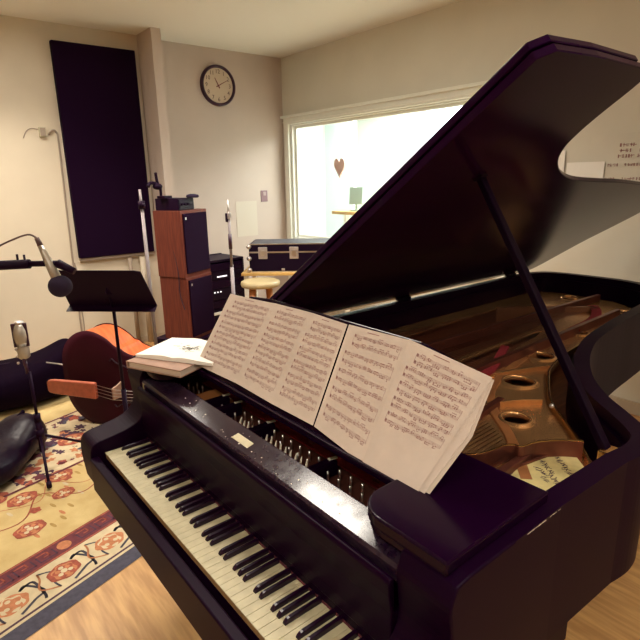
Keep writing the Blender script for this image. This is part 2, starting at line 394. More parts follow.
# mirrored borders
for base, sg in ((0,1),(S1,-1)):
    def q(v): return base+sg*v
    rband(q(.0),q(.085),'rug_slate',.0088); rband(q(.085),q(.10),'rug_cream',.0088); rband(q(.10),q(.112),'rug_plum',.0088)
    rband(q(.112),q(.315),'rug_cream',.0088)
    rband(q(.315),q(.435),'rug_maroon',.0088); rband(q(.318),q(.328),'rug_red',.009); rband(q(.422),q(.432),'rug_red',.009)
    t = T0+.05; k = 0
    while t < T1-.1:
        if k % 4 == 3: blob(q(.375), t+.03, .028, 'rug_orange', .0091)
        else:
            for (a0,b0,a1,b1) in ((.345,0,.353,.085),(.345,0,.405,.008),(.397,0,.405,.06),(.370,.052,.405,.06),(.370,.03,.377,.06),(.345,.077,.40,.085)):
                rpoly([(q(a0),t+b0),(q(a1),t+b0),(q(a1),t+b1),(q(a0),t+b1)], 'rug_plum' if (a0*100)%2<1 else 'rug_red', .0091)
        t += .10; k += 1
    t = T0+.1; k = 0
    while t < T1-.1:
        flower(q(.215), t, .062, 'rug_orange' if k%2 else 'rug_red', 'rug_cream' if k%2 else 'rug_orange')
        for s_ in (-1,1):
            stroke([(q(.13), t+.05*s_+.05),(q(.16), t+.09+.02*s_),(q(.22+.04*s_), t+.12),(q(.27), t+.09),(q(.26), t+.06)], .012, 'rug_slate', .0092)
            stroke([(q(.14), t+.17),(q(.19), t+.14+.03*s_),(q(.25), t+.17+.03*s_),(q(.29), t+.15)], .009, 'rug_slate' if s_>0 else 'rug_orange', .0093)
        t += .23; k += 1
# field: vines, red medallions and leaves; floral band in the middle
for ff in [(.92,-.02),(.63,-.14),(.78,.13),(.97,.22),(.66,-.45),(.95,-.42),(.74,.55),(.92,.85),(.60,.92),(.70,1.25),(.9,-.85),(.62,-1.1),(.85,-1.35)]:
    flower(ff[0], ff[1], random.uniform(.052,.078))
    mb.mi = 0; blob(ff[0]+.13, ff[1]+.1, .028, 'rug_red', .0094, lob=5)
stroke([(.55,-1.5),(.8,-1.2),(.6,-.8),(.85,-.5),(.72,-.15),(.88,.05),(.70,.2),(.80,.5),(.60,.8),(.85,1.2),(.6,1.5)], .008, 'rug_red', .0092, 10)
stroke([(.95,-1.0),(.8,-.7),(.98,-.3),(.82,0.0),(.95,.15),(.78,.28),(.9,.6)], .006, 'rug_orange', .0091, 10)
for k in range(110):
    s_, t_ = random.uniform(.47,1.0), random.uniform(T0+.1,T1-.1); a = random.random()*6
    blob(s_, t_, .02, random.choice(['rug_olive','rug_olive','rug_orange','rug_cream']), .00915, sx=1.2, sy=.38, rot=0)
rband(1.02, 1.72, 'rug_cream', .0088)
for k in range(560):
    s_, t_ = random.uniform(1.03,1.70), random.uniform(T0+.05,T1-.05)
    blob(s_, t_, random.uniform(.012,.05), random.choice(['rug_maroon','rug_red','rug_orange','rug_plum','rug_slate','rug_plum','rug_cream','rug_maroon']), .0093+random.random()*.0008, lob=random.choice([3,4,5,6]), amp=.3, sx=random.uniform(.6,1.2), sy=random.uniform(.6,1.2), rot=random.random()*3)
for t_ in [T0+.25+.33*i for i in range(10)]: flower(1.2+.25*math.sin(t_*5), t_, .085, 'rug_red', 'rug_orange', .0104)
for sgn in (1.02,1.72): stroke([(sgn,T0+.02),(sgn+.02,-.5),(sgn,0),(sgn-.02,.6),(sgn,T1-.02)], .02, 'rug_maroon', .0105, 8)
rug = obj('oriental_rug', mb, rugm); rug.location.z -= .0062; tag(rug, 'yellow oriental rug with red medallions and key fret border on the floor', 'rug')

# ================================================================ GRAND PIANO
KZ = .73
P = thing('grand_piano', 'black concert grand piano with its lid propped open, filling the right of the room', 'piano', (.61,1.45,0))
W = .0235
rim_out = [(-.13,.335),(-.13,1.0),(-.13,2.0),(-.13,2.72)] + crom2([(-.13,2.75),(-.115,2.90),(-.06,3.0),(.06,3.05),(.25,3.065),(.45,3.06),(.62,2.98),(.73,2.80),(.80,2.50),(.825,2.27),(.845,2.03),(.889,1.71),(.938,1.535),(.995,1.396),(1.075,1.252),(1.165,1.141),(1.25,1.065),(1.32,1.00),(1.365,.94),(1.378,.86),(1.368,.78)],5) + [(1.355,.5),(1.355,.335)]
def inset(poly, d):
    out = []
    for i, p in enumerate(poly):
        a = Vector(poly[max(i-1,0)]); b = Vector(poly[min(i+1,len(poly)-1)]); dd = (b-a).normalized(); n = Vector((dd.y, -dd.x)); out.append((p[0]+n.x*d, p[1]+n.y*d))
    return out
rim_in = inset(rim_out, .05)
ring = rim_out + rim_in[::-1]
mbr = MB(); mbr.prism(ring, lambda a, b, q: (a, b, q), .66, .995); mbr.mi = 1
for k in range(34):
    y = random.uniform(.35,.60) if k < 24 else random.uniform(.6,.8); x = 1.3553; dy = random.uniform(.002,.016); h_ = random.uniform(.001,.003)
    mbr.face([(x,y,.9925-h_),(x,y+dy,.9925-h_),(x-.001,y+dy,.9935),(x-.001,y,.9935)])
rim = obj('rim', mbr, ['lacquer_worn','tape'], P)
inner = inset(rim_out, .051); inner2 = inset(rim_out, .062)
mbr = MB(); mbr.prism(inner[1:-1] + inner2[1:-1][::-1], lambda a, b, q: (a, b, q), .80, .955); obj('inner_rim_moulding', mbr, 'lacquer_dull', P)
arm_prof = crom2([(-.040,.60),(-.048,.70),(-.042,.752),(-.02,.770),(.03,.779),(.09,.790),(.135,.812),(.158,.85),(.155,.91),(.150,.955),(.165,.990)],4) + [(.20,.995),(.34,.995),(.34,.60)]
for x0, x1 in ((-.13,-.006),(1.231,1.355)):
    a = MB(); a.prism(arm_prof, lambda y, z, x: (x, y, z), x0, x1); bevel(obj('arm', a, 'lacquer_worn', P), .004)
obj('keybed', MB().lo_hi((-.128,-.035,.60),(1.353,.60,.68)), 'lacquer_dull', P)
bevel(obj('key_slip', MB().lo_hi((-.006,-.052,.60),(1.231,-.022,.722)), 'lacquer_worn', P), .005, 3)
obj('bottom_board', MB().prism(inset(rim_out,.06)[1:-1], lambda a, b, q: (a, b, q), .66, .68), 'lacquer_dull', P)
# keys
for k in range(52):
    mb = MB(); mb.mi = 0; x0 = k*W+.0005; x1 = x0+W-.001
    mb.lo_hi((x0,-.001,KZ-.003),(x1,.150,KZ), .0008); mb.mi = 1; mb.lo_hi((x0+.0004,.0008,KZ-.022),(x1-.0004,.150,KZ-.003))
    obj('white_key', mb, ['ivory','key_side'], P)
occ = 'AB CDEFG'
for k in range(1, 52):
    # gaps with no sharp: B-C (k%7==2) and E-F (k%7==5)
    if k % 7 in (2, 5): continue
    x = k*W; hw0, hw1, z0, z1 = .0056, .0046, KZ, KZ+.0125
    prof = [(.049,z0),(.0515,z0+.006),(.058,z1-.001),(.064,z1),(.150,z1),(.150,z0)]
    b = bmesh.new(); vs = []
    for sx in (-1,1):
        vs.append([b.verts.new((x+sx*(hw0+(hw1-hw0)*(z-z0)/(z1-z0)), y, z)) for y, z in prof])
    b.faces.new(vs[0]); b.faces.new(vs[1][::-1])
    for i in range(6): b.faces.new([vs[0][i], vs[1][i], vs[1][(i+1)%6], vs[0][(i+1)%6]])
    bevel(obj('black_key', b, 'ebony', P), .0012, 2)
# fallboard, name board felt, stretcher
fb = [(.151,.735),(.151,.757),(.144,.768),(.142,.80),(.143,.86),(.137,.90),(.135,.930),(.140,.938),(.150,.936),(.152,.86),(.176,.85),(.176,.735)]
mb = MB(); mb.prism(fb, lambda y, z, x: (x, y, z), -.005, 1.230); bevel(obj('fallboard', mb, 'fall', P), .003)
obj('key_felt', MB().lo_hi((.0,.1495,KZ+.0005),(1.225,.1515,KZ+.006)), 'rug_maroon', P)
mb = MB(); mb.prism([(.156,.925),(.154,.952),(.160,.958),(.222,.9745),(.228,.971),(.228,.925)], lambda y, z, x: (x, y, z), -.006, 1.231)
def stz(y): return .958+(y-.160)*.2662
mb.mi = 1
for k in range(34):
    x = random.uniform(.25,1.05); y = min(.215,.164+abs(random.gauss(0,.02))); dx, dy = random.uniform(.001,.005), random.uniform(.001,.004)
    mb.face([(x,y,stz(y)+.0003),(x+dx,y,stz(y)+.0003),(x+dx,y+dy,stz(y+dy)+.0003),(x,y+dy,stz(y+dy)+.0003)])
obj('stretcher', mb, ['stretcher','felt_white'], P)
obj('label_plate', MB().box((.640,.186,.9656),(.080,.022,.0016),(R(15),0,0),.0006), 'ivory', P, label='small ivory label plate')
# side shelves flanking the music desk
def shelf(x0, x1, rx, sgn):
    r = .075
    pts = []
    if sgn > 0:   # rounded front-left corner
        pts = [(x0+r-r*math.cos(a), .165+r-r*math.sin(a)*1.0) for a in [R(90)*k/10 for k in range(11)]] + [(x1,.165),(x1,.49),(x0,.49)]
    else:
        pts = [(x0,.165)] + [(x1-r+r*math.sin(a), .165+r-r*math.cos(a)) for a in [R(90)*k/10 for k in range(11)]] + [(x1,.49),(x0,.49)]
    m_ = MB(); m_.prism(pts, lambda a, b, q: (a, b, q), .996, 1.022); m_.prism([(a*.97+.03*(x0+x1)/2, b*.97+.03*.33) for a, b in pts], lambda a, b, q: (a, b, q), .976, .9962)
    bevel(obj('side_shelf', m_, 'lacquer', P), .005, 3)
shelf(1.098, 1.332, 0, 1); shelf(-.105, .13, 0, -1)
mb = MB().lo_hi((.131,.325,.985),(1.097,.49,1.002)); obj('desk_tray', mb, 'lacquer_dull', P)
L = Vector((0,.15,.216)).normalized(); DN = Vector((1,0,0)).cross(L).normalized()   # DN points towards the player (-y)
if DN.y > 0: DN = -DN
DO = Vector((0,.30,1.02))
def dk(x, s, h=0.): return tuple(DO + Vector((1,0,0))*x + L*s + DN*h)
mb = MB(); mb.prism([(.175,-.012),(1.13,-.012),(1.13,.24),(1.10,.285),(1.0,.302),(.36,.302),(.25,.292),(.205,.25)], lambda a, b, q: dk(a,b,q), -.022, -.006); bevel(obj('music_desk', mb, 'lacquer', P), .003)
mb = MB().lo_hi((.13,.292,1.000),(1.10,.335,1.014), .003); mb.lo_hi((.13,.284,1.000),(1.10,.294,1.019), .002); obj('desk_ledge', mb, 'lacquer', P)
for x in (.35,.95):
    obj('desk_strut', MB().cyl((x,.46,1.0),dk(x,.17,-.022),.006), 'brass', P)
# cast iron plate
flange = [(1.285,.262),(1.285,.60),(1.275,.80)] + crom2([(1.253,.878),(1.17,.99),(1.066,1.10),(.99,1.18),(.934,1.254),(.89,1.32),(.859,1.386),(.81,1.48),(.776,1.596),(.75,1.70),(.738,1.79),(.715,2.05),(.70,2.30),(.67,2.55),(.60,2.78),(.48,2.92),(.25,2.97),(.02,2.94),(-.05,2.82),(-.065,2.6)],4) + [(-.065,1.6),(-.065,.262)]
holes = [(.945,1.020,.046),(.775,1.320,.058),(.672,1.655,.056),(.62,2.12,.04),(.60,2.70,.05),(.20,2.86,.04)]
openings = [[(.12,1.0),(.42,1.0),(.40,2.2),(.10,2.35),(.05,2.2)], [(.50,.95),(.66,.92),(.60,1.25),(.52,1.8),(.46,2.0)], [(.76,.80),(.84,.80),(.76,1.0),(.70,1.08)]]
loops = [flange] + [circle(x,y,r) for x,y,r in holes] + [crom2(o2,3,True) for o2 in openings]
plate = obj('iron_plate', curve_shape(loops, .862, .872, .002), 'plate', P)
for x, y, r in holes:
    m_ = MB(); prof = [(r+.017,.8715),(r+.012,.874),(r+.007,.880),(r+.001,.882),(r-.004,.879),(r-.005,.868),(r-.002,.861),(r+.005,.861)]
    n = 36; rings = [[m_.bm.verts.new((x+a*math.cos(2*math.pi*k/n), y+a*math.sin(2*math.pi*k/n), z)) for k in range(n)] for a, z in prof]
    for a, b in zip(rings, rings[1:]):
        for k in range(n): f = m_.bm.faces.new([a[k],a[(k+1)%n],b[(k+1)%n],b[k]]); f.smooth = True
    obj('hole_rim', m_, 'plate', P)
def rail(pts, w_, z0, z1, m_, name, k=6, par=None, round_=.0015):
    c = [Vector((x, y, 0)) for x, y in crom2(pts, k)]; l, r = [], []
    for i, v in enumerate(c):
        d = (c[min(i+1,len(c)-1)]-c[max(i-1,0)]).normalized(); n = Vector((-d.y,d.x,0))*w_/2; l.append((v.x+n.x,v.y+n.y)); r.append((v.x-n.x,v.y-n.y))
    q = MB(); q.prism(l+r[::-1], lambda a, b, h_: (a,b,h_), z0, z1); o = obj(name, q, m_, P); bevel(o, round_) ; return o
rail([(1.272,.70),(1.262,.84),(1.245,.886),(1.17,.985),(1.066,1.096),(.99,1.175),(.934,1.25),(.859,1.382),(.81,1.476),(.776,1.592),(.750,1.70),(.738,1.79),(.715,2.05),(.70,2.30),(.67,2.55),(.59,2.78)], .009, .871, .893, 'brass', 'plate_flange')
rail([(1.00,.60),(1.053,.666),(1.069,.75),(1.085,.775),(1.105,.785),(1.118,.84),(1.161,.902),(1.20,.935)], .006, .871, .925, 'plate_dark', 'plate_rib')
rail([(1.00,.60),(1.053,.666),(1.069,.75),(1.085,.775),(1.105,.785),(1.118,.84),(1.161,.902),(1.20,.935)], .0055, .9251, .9275, 'brass', 'rib_edge', round_=.0004)
rail([(.70,.90),(.80,.965),(.85,1.075),(.885,1.141),(.935,1.20)], .012, .871, .890, 'plate', 'plate_rib')
rail([(.55,1.22),(.66,1.28),(.71,1.40),(.76,1.52),(.79,1.55)], .012, .871, .888, 'plate', 'plate_rib')
for xa, xb, ye in ((.28,.36,2.9),(.66,.60,2.6),(.93,.84,1.10),(1.12,1.10,.92)):
    rail([(xa,.40),((xa+xb)/2,(.4+ye)/2),(xb,ye)], .022, .872, .915 if xa < .9 else .895, 'plate_dark', 'plate_strut')
# pale lettered panel at the treble end
mb = MB(); mb.mi = 0
mb.prism([(1.112,.775),(1.14,.925),(1.17,.945),(1.26,.86),(1.262,.70),(1.20,.64),(1.13,.66)], lambda a, b, q: (a,b,q), .8715, .877)
mb.mi = 1
dirr = Vector((.62,-.55,0)).normalized(); dn = Vector((-dirr.y, dirr.x, 0))
for row, (ox, oy, n_) in enumerate(((1.150,.890,9),(1.140,.835,11),(1.150,.795,6))):
    for k in range(n_):
        c = Vector((ox, oy, .8773)) + dirr*(.0125*k)
        for j in range(3):
            a = random.uniform(-1,1); p0 = c+dn*random.uniform(-.006,.006)+dirr*random.uniform(-.004,.004); d_ = (dn*random.uniform(.3,1)+dirr*a).normalized()*.007; n2 = Vector((-d_.y,d_.x,0)).normalized()*.0012
            mb.face([p0-d_-n2,p0+d_-n2,p0+d_+n2,p0-d_+n2])
obj('lettered_panel', mb, ['plate_pale','rug_plum'], P, label='pale gold plate panel with dark cast lettering')
rail([(1.090,.60),(1.105,.70),(1.118,.78),(1.138,.88),(1.16,.93)], .006, .872, .884, 'plate_dark', 'agraffe_bar')
# pin block area under the desk: tuning pins, red felt
obj('pin_block', MB().lo_hi((-.06,.256,.80),(1.28,.46,.884), .003), 'plate_dark', P)
npin = 0
pb = MB()
for k in range(88):
    x = .02+k*.0142; row = [0,1,2][k%3]
    y = .285+.028*row
    if min(abs(x-.255),abs(x-.335),abs(x-.53),abs(x-.82)) < .021 or (row == 0 and (.59 < x < .80 or .44 < x < .54)) or .12 < x < .25: continue
    m_ = MB().cyl((x,y,.884),(x,y,.915),.0034,.0032,8); obj('tuning_pin', m_, 'steel', P)
obj('string_felt', MB().lo_hi((.0,.385,.884),(1.24,.425,.889)), 'felt_red', P)
for x in (.255,.335,.53,.82):
    obj('pin_block_strut', MB().box((x,.292,.906),(.030,.128,.042),bev=.006), 'lacquer_dull', P)
    obj('strut_glint', MB().box((x,.350,.9285),(.010,.026,.004),(0,0,R(-12)),.001), 'felt_white', P)  # white bar painted for the reflection at each strut end
for k in range(13):
    x = .60+.0235*k if k < 9 else .455+.022*(k-9)
    m_ = MB(); m_.loft([((x,.275,.884),.0085),((x,.282,.905),.006),((x,.290,.932),.0022)],4); obj('felt_wedge', m_, 'felt_white', P)
obj('felt_strip', MB().box((.185,.335,.896),(.13,.085,.012),bev=.002), 'stool_leg', P, label='reddish wood block behind the stretcher')
# soundboard and bridges, strings
sb = inset(rim_out,.051)[1:-1]; sb = [(x, max(y,.47)) for x, y in sb]
obj('soundboard', MB().prism(sb, lambda a, b, q: (a,b,q), .812, .822), 'soundboard', P)
rail([(1.16,.72),(1.0,.90),(.84,1.05),(.72,1.25),(.62,1.7),(.56,2.3),(.50,2.6)], .03, .822, .878, 'maple', 'bridge')
rail([(.10,2.2),(.30,2.45),(.46,2.62)], .03, .822, .900, 'maple', 'bridge')
def yend(x):
    T = [(.45,2.62),(.52,2.55),(.58,1.58),(.69,1.20),(.85,.95),(1.0,.86),(1.2,.62)]
    for (a, ya), (b, yb) in zip(T, T[1:]):
        if a <= x <= b: return ya+(yb-ya)*(x-a)/(b-a)
    return T[0][1] if x < T[0][0] else T[-1][1]
for k in range(88):
    x = .02+k*.0138
    if k < 26:
        xe = x+.14; ye = 2.25+.35*(k/26); z0, z1, r, m_ = .898, .912, .0013, 'copper'
    else:
        xe = x-.08*(1-(k-26)/62); ye = yend(xe); z0, z1, r, m_ = .893, .886, .0007, 'string'
    obj('string', MB().cyl((x,.43,z0),(xe,ye,z1),r,n=6), m_, P)
# dampers over the bass strings
for k in range(0, 60):
    x = .03+k*.0138; m_ = MB().box((x,.56,.918),(.009,.05,.014),bev=.002); obj('damper', m_, 'lacquer_dull', P)
# red felts woven at the tail
def feltstrip(pts, w_, z):
    rail(pts, w_, z, z+.012, 'felt_red', 'damping_felt', 6)
feltstrip([(.53,1.61),(.57,1.52),(.62,1.41),(.66,1.30),(.67,1.23)], .035, .888)
feltstrip([(.44,2.65),(.50,2.56),(.56,2.42),(.59,2.26),(.60,2.10)], .05, .888)
# lid
TH = R(35); PV = Vector((-.13,0,1.0065))
ud = Vector((math.cos(TH),0,math.sin(TH))); nd = Vector((-math.sin(TH),0,math.cos(TH)))
def lp(u, y, h=0.): v = PV + ud*u + nd*h; return (v.x, y, v.z)
YL = .685
lid_out = [(.0,YL),(1.52,YL),(1.55,YL+.04),(1.56,.9),(1.56,1.18)] + crom2([(1.558,1.20),(1.54,1.216),(1.48,1.226),(1.425,1.229),(1.37,1.235),(1.318,1.246),(1.248,1.276),(1.178,1.350),(1.11,1.489),(1.063,1.671),(1.042,1.925),(1.03,2.15),(1.003,2.426),(.965,2.75),(.89,3.02),(.78,3.14),(.687,3.165),(.53,3.11),(.373,3.04),(.20,3.005),(.06,2.985),(-.005,2.94),(-.015,2.86),(-.012,2.78)],5) + [(-.010,2.0)]
mb = MB(); mb.prism(lid_out, lambda a, b, q: lp(a,b,q), 0, .021); bevel(obj('lid', mb, 'lid', P), .003, 2)
flap = [(.0,YL-.004),(1.52,YL-.004),(1.55,YL+.036),(1.56,.9),(1.56,1.15),(.0,1.15)]
mb = MB(); mb.prism(flap, lambda a, b, q: lp(a,b,q), .026, .045); bevel(obj('front_lid_flap', mb, 'lid', P), .003, 2)
for y in (.75,1.66,2.70):
    m_ = MB(); m_.box((-.128,y,1.001),(.02,.10,.012),bev=.002); m_.cyl((-.136,y-.05,1.003),(-.136,y+.05,1.003),.006,n=10)
    obj('lid_hinge', m_, 'lacquer_dull', P); 
obj('hinge_screw', MB().ball((-.108,2.60,1.004),.006), 'felt_white', P)
# prop stick
pb_, pt_ = Vector((1.30,.84,.965)), Vector(lp(1.10,1.00,-.004))
mb = MB(); d = (pt_-pb_).normalized(); sx = Vector((0,1,0)).cross(d).normalized(); sy = d.cross(sx)
rot = Matrix((sx, sy, d)).transposed()
mb.box((pb_+pt_)/2, (.020,.028,(pt_-pb_).length), rot, .004)
ps = obj('lid_prop', mb, 'foot_black', P)
obj('prop_hinge', MB().box((1.30,.84,.955),(.03,.05,.05),bev=.004), 'brass', ps); obj('prop_socket', MB().box(lp(1.10,1.00,-.006),(.035,.035,.006),(0,-TH,0),.002), 'lacquer_dull', P)
# lock / bolt inside the treble rim
obj('rim_bolt', MB().ball((.99,1.16,.895),.008), 'chrome', P)
# legs, casters, lyre
for x, y in ((.0,.32),(1.22,.32),(.32,2.55)):
    m_ = MB(); 
    m_.box((x,y,.59),(.15,.15,.14),bev=.008); m_.loft([((x,y,.53),.062),((x,y,.50),.066),((x,y,.46),.058),((x,y,.15),.040),((x,y,.12),.046),((x,y,.085),.036)],8)
    lg = obj('leg', m_, 'lacquer', P)
    m_ = MB().cyl((x-.012,y,.04),(x+.012,y,.04),.040,n=20).box((x,y,.07),(.05,.03,.04)); obj('caster', m_, 'brass', lg)
m_ = MB(); m_.lo_hi((.53,.24,.08),(.71,.34,.15), .006)
for x in (.57,.67): m_.cyl((x,.29,.15),(x,.29,.62),.014)
ly = obj('pedal_lyre', m_, 'lacquer', P)
for x in (.575,.62,.665): obj('pedal', MB().box((x,.19,.085),(.022,.15,.008),bev=.003), 'brass', ly)

# ================================================================ SHEET MUSIC
def music_page(mb, C4, h, curl=0., blank_after=1., nsys=5, seed=0, heavy=1., vm=.02):
    """C4: corners (x,s) lower left, lower right, upper right, upper left on the desk plane"""
    rnd = random.Random(seed); (a0,a1),(b0,b1),(c0,c1),(d0,d1) = C4
    x0, x1, s0, s1 = a0, b0, a1, d1
    def pos(u, v, dh=0.):
        x = (a0*(1-u)+b0*u)*(1-v)+(d0*(1-u)+c0*u)*v; s = (a1*(1-u)+b1*u)*(1-v)+(d1*(1-u)+c1*u)*v
        return dk(x, s, h+dh+curl*((1-u)**2))
    nx, ny = 8, 4; mb.mi = 0
    grid = [[mb.bm.verts.new(pos(i/nx, j/ny)) for i in range(nx+1)] for j in range(ny+1)]
    g2 = [[mb.bm.verts.new(pos(i/nx, j/ny, -.0006)) for i in range(nx+1)] for j in range(ny+1)]
    for j in range(ny):
        for i in range(nx):
            for G, rv in ((grid,0),(g2,1)):
                f = [G[j][i],G[j][i+1],G[j+1][i+1],G[j+1][i]]
                mb.bm.faces.new(f[::-1] if rv else f)
    mb.mi = 1; e = .0006
    def q(u0,u1,v0,v1): mb.face([pos(u0,v0,e),pos(u1,v0,e),pos(u1,v1,e),pos(u0,v1,e)])
    H = abs(s1-s0); WD = abs(x1-x0); gap = .0017/H; y = 1-.075
    step = (.86)/nsys
    for sysn in range(nsys):
        top = y-step*sysn
        if 1-top > blank_after: break
        ue = .93 if not (sysn == nsys-1) else .93
        us = .09 if sysn else .16
        for st in range(2):
            t0 = top-st*step*.46
            for l in range(5):
                for a in range(6):
                    ua, ub = us+(ue-us)*a/6, us+(ue-us)*(a+1)/6; q(ua, ub, t0-l*gap-.00030/H, t0-l*gap+.0001/H)
            # clef
            for c_ in range(4): 
                q(us+.005+.012*(c_%2), us+.018+.012*(c_%2), t0-gap*(1+c_), t0-gap*c_*.7+gap*.8)
            u = us+.06; prev = 2
            while u < ue-.02:
                grp = rnd.choice([2,3,4,4])
                base = rnd.uniform(-.5,4.5); up = rnd.random() < .5
                bv = t0-base*gap+(gap*3 if up else -gap*3)
                ug0 = u
                for k_ in range(grp):
                    if u > ue-.02: break
                    nv = t0-(base+rnd.uniform(-1.2,1.2))*gap
                    du = .0011/WD*heavy; dv = .0010/H*heavy
                    q(u-du, u+du, nv-dv, nv+dv)
                    if rnd.random() < .45: q(u-du, u+du, nv-gap*2-dv, nv-gap*2+dv)
                    q(u+du-.0003/WD, u+du, min(nv,bv), max(nv,bv)); ul = u; u += .0042/WD
                q(ug0, ul+.0006/WD, bv-.0006/H, bv+.0006/H)
                u += .0035/WD
                if rnd.random() < .3: q(u, u+.0004/WD, t0-4*gap, t0); u += .003/WD
        q(us, us+.0006/WD, top-step*.46-4*gap, top); q(ue, ue+.0006/WD, top-step*.46-4*gap, top)
        if sysn == 0:
            q(.35,.55,.965,.972)
mb = MB()
div = [((.185,.003),(.177,.273)),((.4185,.011),(.412,.289)),((.610,.008),(.595,.293)),((.799,.010),(.755,.289))]
for i in range(3):
    (l0, l1), (r0, r1) = div[i], div[i+1]
    music_page(mb, (l0, r0, r1, l1), .004, curl=.022 if i == 0 else 0., nsys=6, seed=i+1, heavy=.9)
s = obj('taped_sheet_music', mb, ['paper','ink']); tag(s, 'long taped strip of three printed music pages at the left of the music desk', 'sheet music')
mb = MB(); music_page(mb, ((.807,.010),(.999,-.012),(.976,.295),(.764,.290)), .0065, nsys=5, seed=11, heavy=1.1)
s = obj('music_page', mb, ['paper','ink']); tag(s, 'middle sheet of music on the piano desk, filled with staves to its foot', 'sheet music', None)
mb = MB(); music_page(mb, ((.998,-.012),(1.161,-.005),(1.214,.267),(.975,.296)), .0085, nsys=7, blank_after=.62, seed=21, heavy=1.15)
s = obj('music_page', mb, ['paper','ink']); tag(s, 'rightmost front sheet of music on the piano desk, blank lower third', 'sheet music')
for i, (dx, ds) in enumerate(((.014,-.003),(.024,.002))):
    mb = MB(); mb.prism([(1.0+dx,-.006+ds),(1.160+dx,.0+ds),(1.202+dx*.8,.14),(1.210+dx*.3,.264),(1.0+dx,.284)], lambda a, b, q: dk(a,b,q), .0055-.002*i, .0062-.002*i)
    s = obj('loose_page', mb, 'paper'); tag(s, ['blank edge of a page just behind the rightmost sheet of music','hindmost page peeking out at the right of the sheet music'][i], 'sheet music')

# ================================================================ BOOKS ON THE BASS SHELF
t = thing('ring_binder', 'tan bound book lying under the white booklet on the bass end of the piano', 'book', (.065,.285,1.022), R(24))
obj('cover', MB().box((0,0,.0015),(.24,.29,.003),bev=.001).box((0,0,.0235),(.24,.29,.003),bev=.001).box((-.119,0,.0125),(.003,.29,.024)), 'binder', t, world=False)
obj('page_block', MB().box((.002,0,.0125),(.228,.28,.019)), 'paper', t, world=False)
t = thing('open_booklet', 'white open booklet with a small dark drawing, on top of the tan book', 'book', (.08,.312,1.048), R(30))
for sx in (-1,1):
    m_ = MB(); pr = crom2([(0,.012),(.04,.017),(.10,.013),(.155,.010)],5)
    m_.prism([(sx*a, z) for a, z in pr]+[(sx*a, 0.) for a, z in pr[::-1]], lambda a, z, y: (a, y, z), -.105, .105)
    obj('page_block', m_, 'paper_white', t, world=False, smooth=False)
m_ = MB()
for k in range(48):
    a = random.uniform(0,6.28); x = random.gauss(0,.028); y = random.gauss(0,.013)
    z = .0135+.005*min(abs(x)/.04,1); d_ = Vector((math.cos(a), math.sin(a)*.6, 0))*random.uniform(.004,.014); n2 = Vector((-d_.y,d_.x,0)).normalized()*.0012; c = Vector((x,y,z))
    m_.face([c-d_-n2,c+d_-n2,c+d_+n2,c-d_+n2])
obj('drawing', m_, 'ink_dark', t, world=False, label='dark ink drawing')

# ================================================================ DOUBLE BASS
ax = Vector((.84,.54,0)).normalized(); bn = Vector((ax.y,-ax.x,0)); BO = Vector((-2.06,.335,.345))
bprof = [(0,0.02),(.004,.12),(.03,.20),(.08,.265),(.15,.312),(.23,.333),(.31,.325),(.39,.29),(.45,.245),(.49,.235),(.52,.215),(.58,.195),(.65,.20),(.70,.235),(.73,.245),(.80,.258),(.88,.245),(.95,.20),(1.02,.125),(1.08,.05),(1.10,.03)]
up_ = crom2(bprof,4); bo_ = up_ + [(a,-b) for a, b in up_[::-1]]
def bp(a, b, h=0.): v = BO + ax*a + Vector((0,0,1))*b + bn*h; return (v.x, v.y, max(v.z, .0125))
B = thing('double_bass', 'double bass lying on its side on the rug beyond the bass end of the piano', 'double bass', (-1.75,.70,.0))
m_ = MB(); m_.prism(bo_, lambda a, b, q: bp(a,b,q), -.20, 0.); obj('ribs', m_, 'bass_rib', B, smooth=False, label='orange varnished ribs')
def plate_arch(h0, sgn, name):
    m_ = MB(); n = len(bo_); levels = [(1.0,0,),(1.0,.006),(.9,.012),(.6,.026),(.25,.034)]
    rings = []
    for sc, hh in levels:
        rings.append([m_.bm.verts.new(bp(.5+(a-.5)*(sc if sc<1 else 1.012), b*(sc if sc<1 else 1.02), h0+sgn*hh)) for a, b in bo_])
    for a, b in zip(rings, rings[1:]):
        for k in range(n): f = m_.bm.faces.new([a[k],a[(k+1)%n],b[(k+1)%n],b[k]]); f.smooth = True
    m_.bm.faces.new(rings[-1]); m_.bm.faces.new(rings[0][::-1])
    return obj(name, m_, 'bass_face', B)
plate_arch(0, 1, 'top_plate'); plate_arch(-.20, -1, 'back_plate')
# tailpiece, strings, bridge, fingerboard, neck, scroll, endpin
tp = [(-.06,.030),(-.045,.046),(.0,.052),(.34,.058),(.345,.05),(.345,-.05),(.34,-.058),(.0,-.052),(-.045,-.046),(-.06,-.030)]
m_ = MB(); m_.prism(tp, lambda a, b, q: bp(a,b-.045+.02*a,q), .085, .115); bevel(obj('tailpiece', m_, 'tailpiece', B, label='reddish wooden tailpiece'), .01, 3)
m_ = MB(); m_.prism([(-.085,-.006),(-.01,.006),(.0,.05),(.02,.10),(.035,.155),(.025,.155),(-.02,.05)], lambda h_, b, q: bp(.52+q, (b-.04)*0.9, .04+max(h_,-.0)*0+0), 0, .001) if False else m_.prism([(-.06,.035),(-.045,.09),(-.04,.14),(.04,.14),(.045,.09),(.06,.035)], lambda b, h_, q: bp(.50+q, b-.03, h_), 0, .012)
bevel(obj('bridge', m_, 'binder', B, label='pale maple bridge'), .003)
for i in range(4):
    b = -.036+.024*i; obj('bass_string', MB().tube([bp(.34,b-.03,.105),bp(.505,b-.03,.143),bp(1.55,b*.45,.10)], .0016, 6), 'steel', B)
m_ = MB(); m_.prism([(.72,.045),(1.62,.024),(1.62,-.024),(.72,-.045)], lambda a, b, q: bp(a,b,q+.02*(1.62-a)), .075, .093); obj('fingerboard', m_, 'ebony', B)
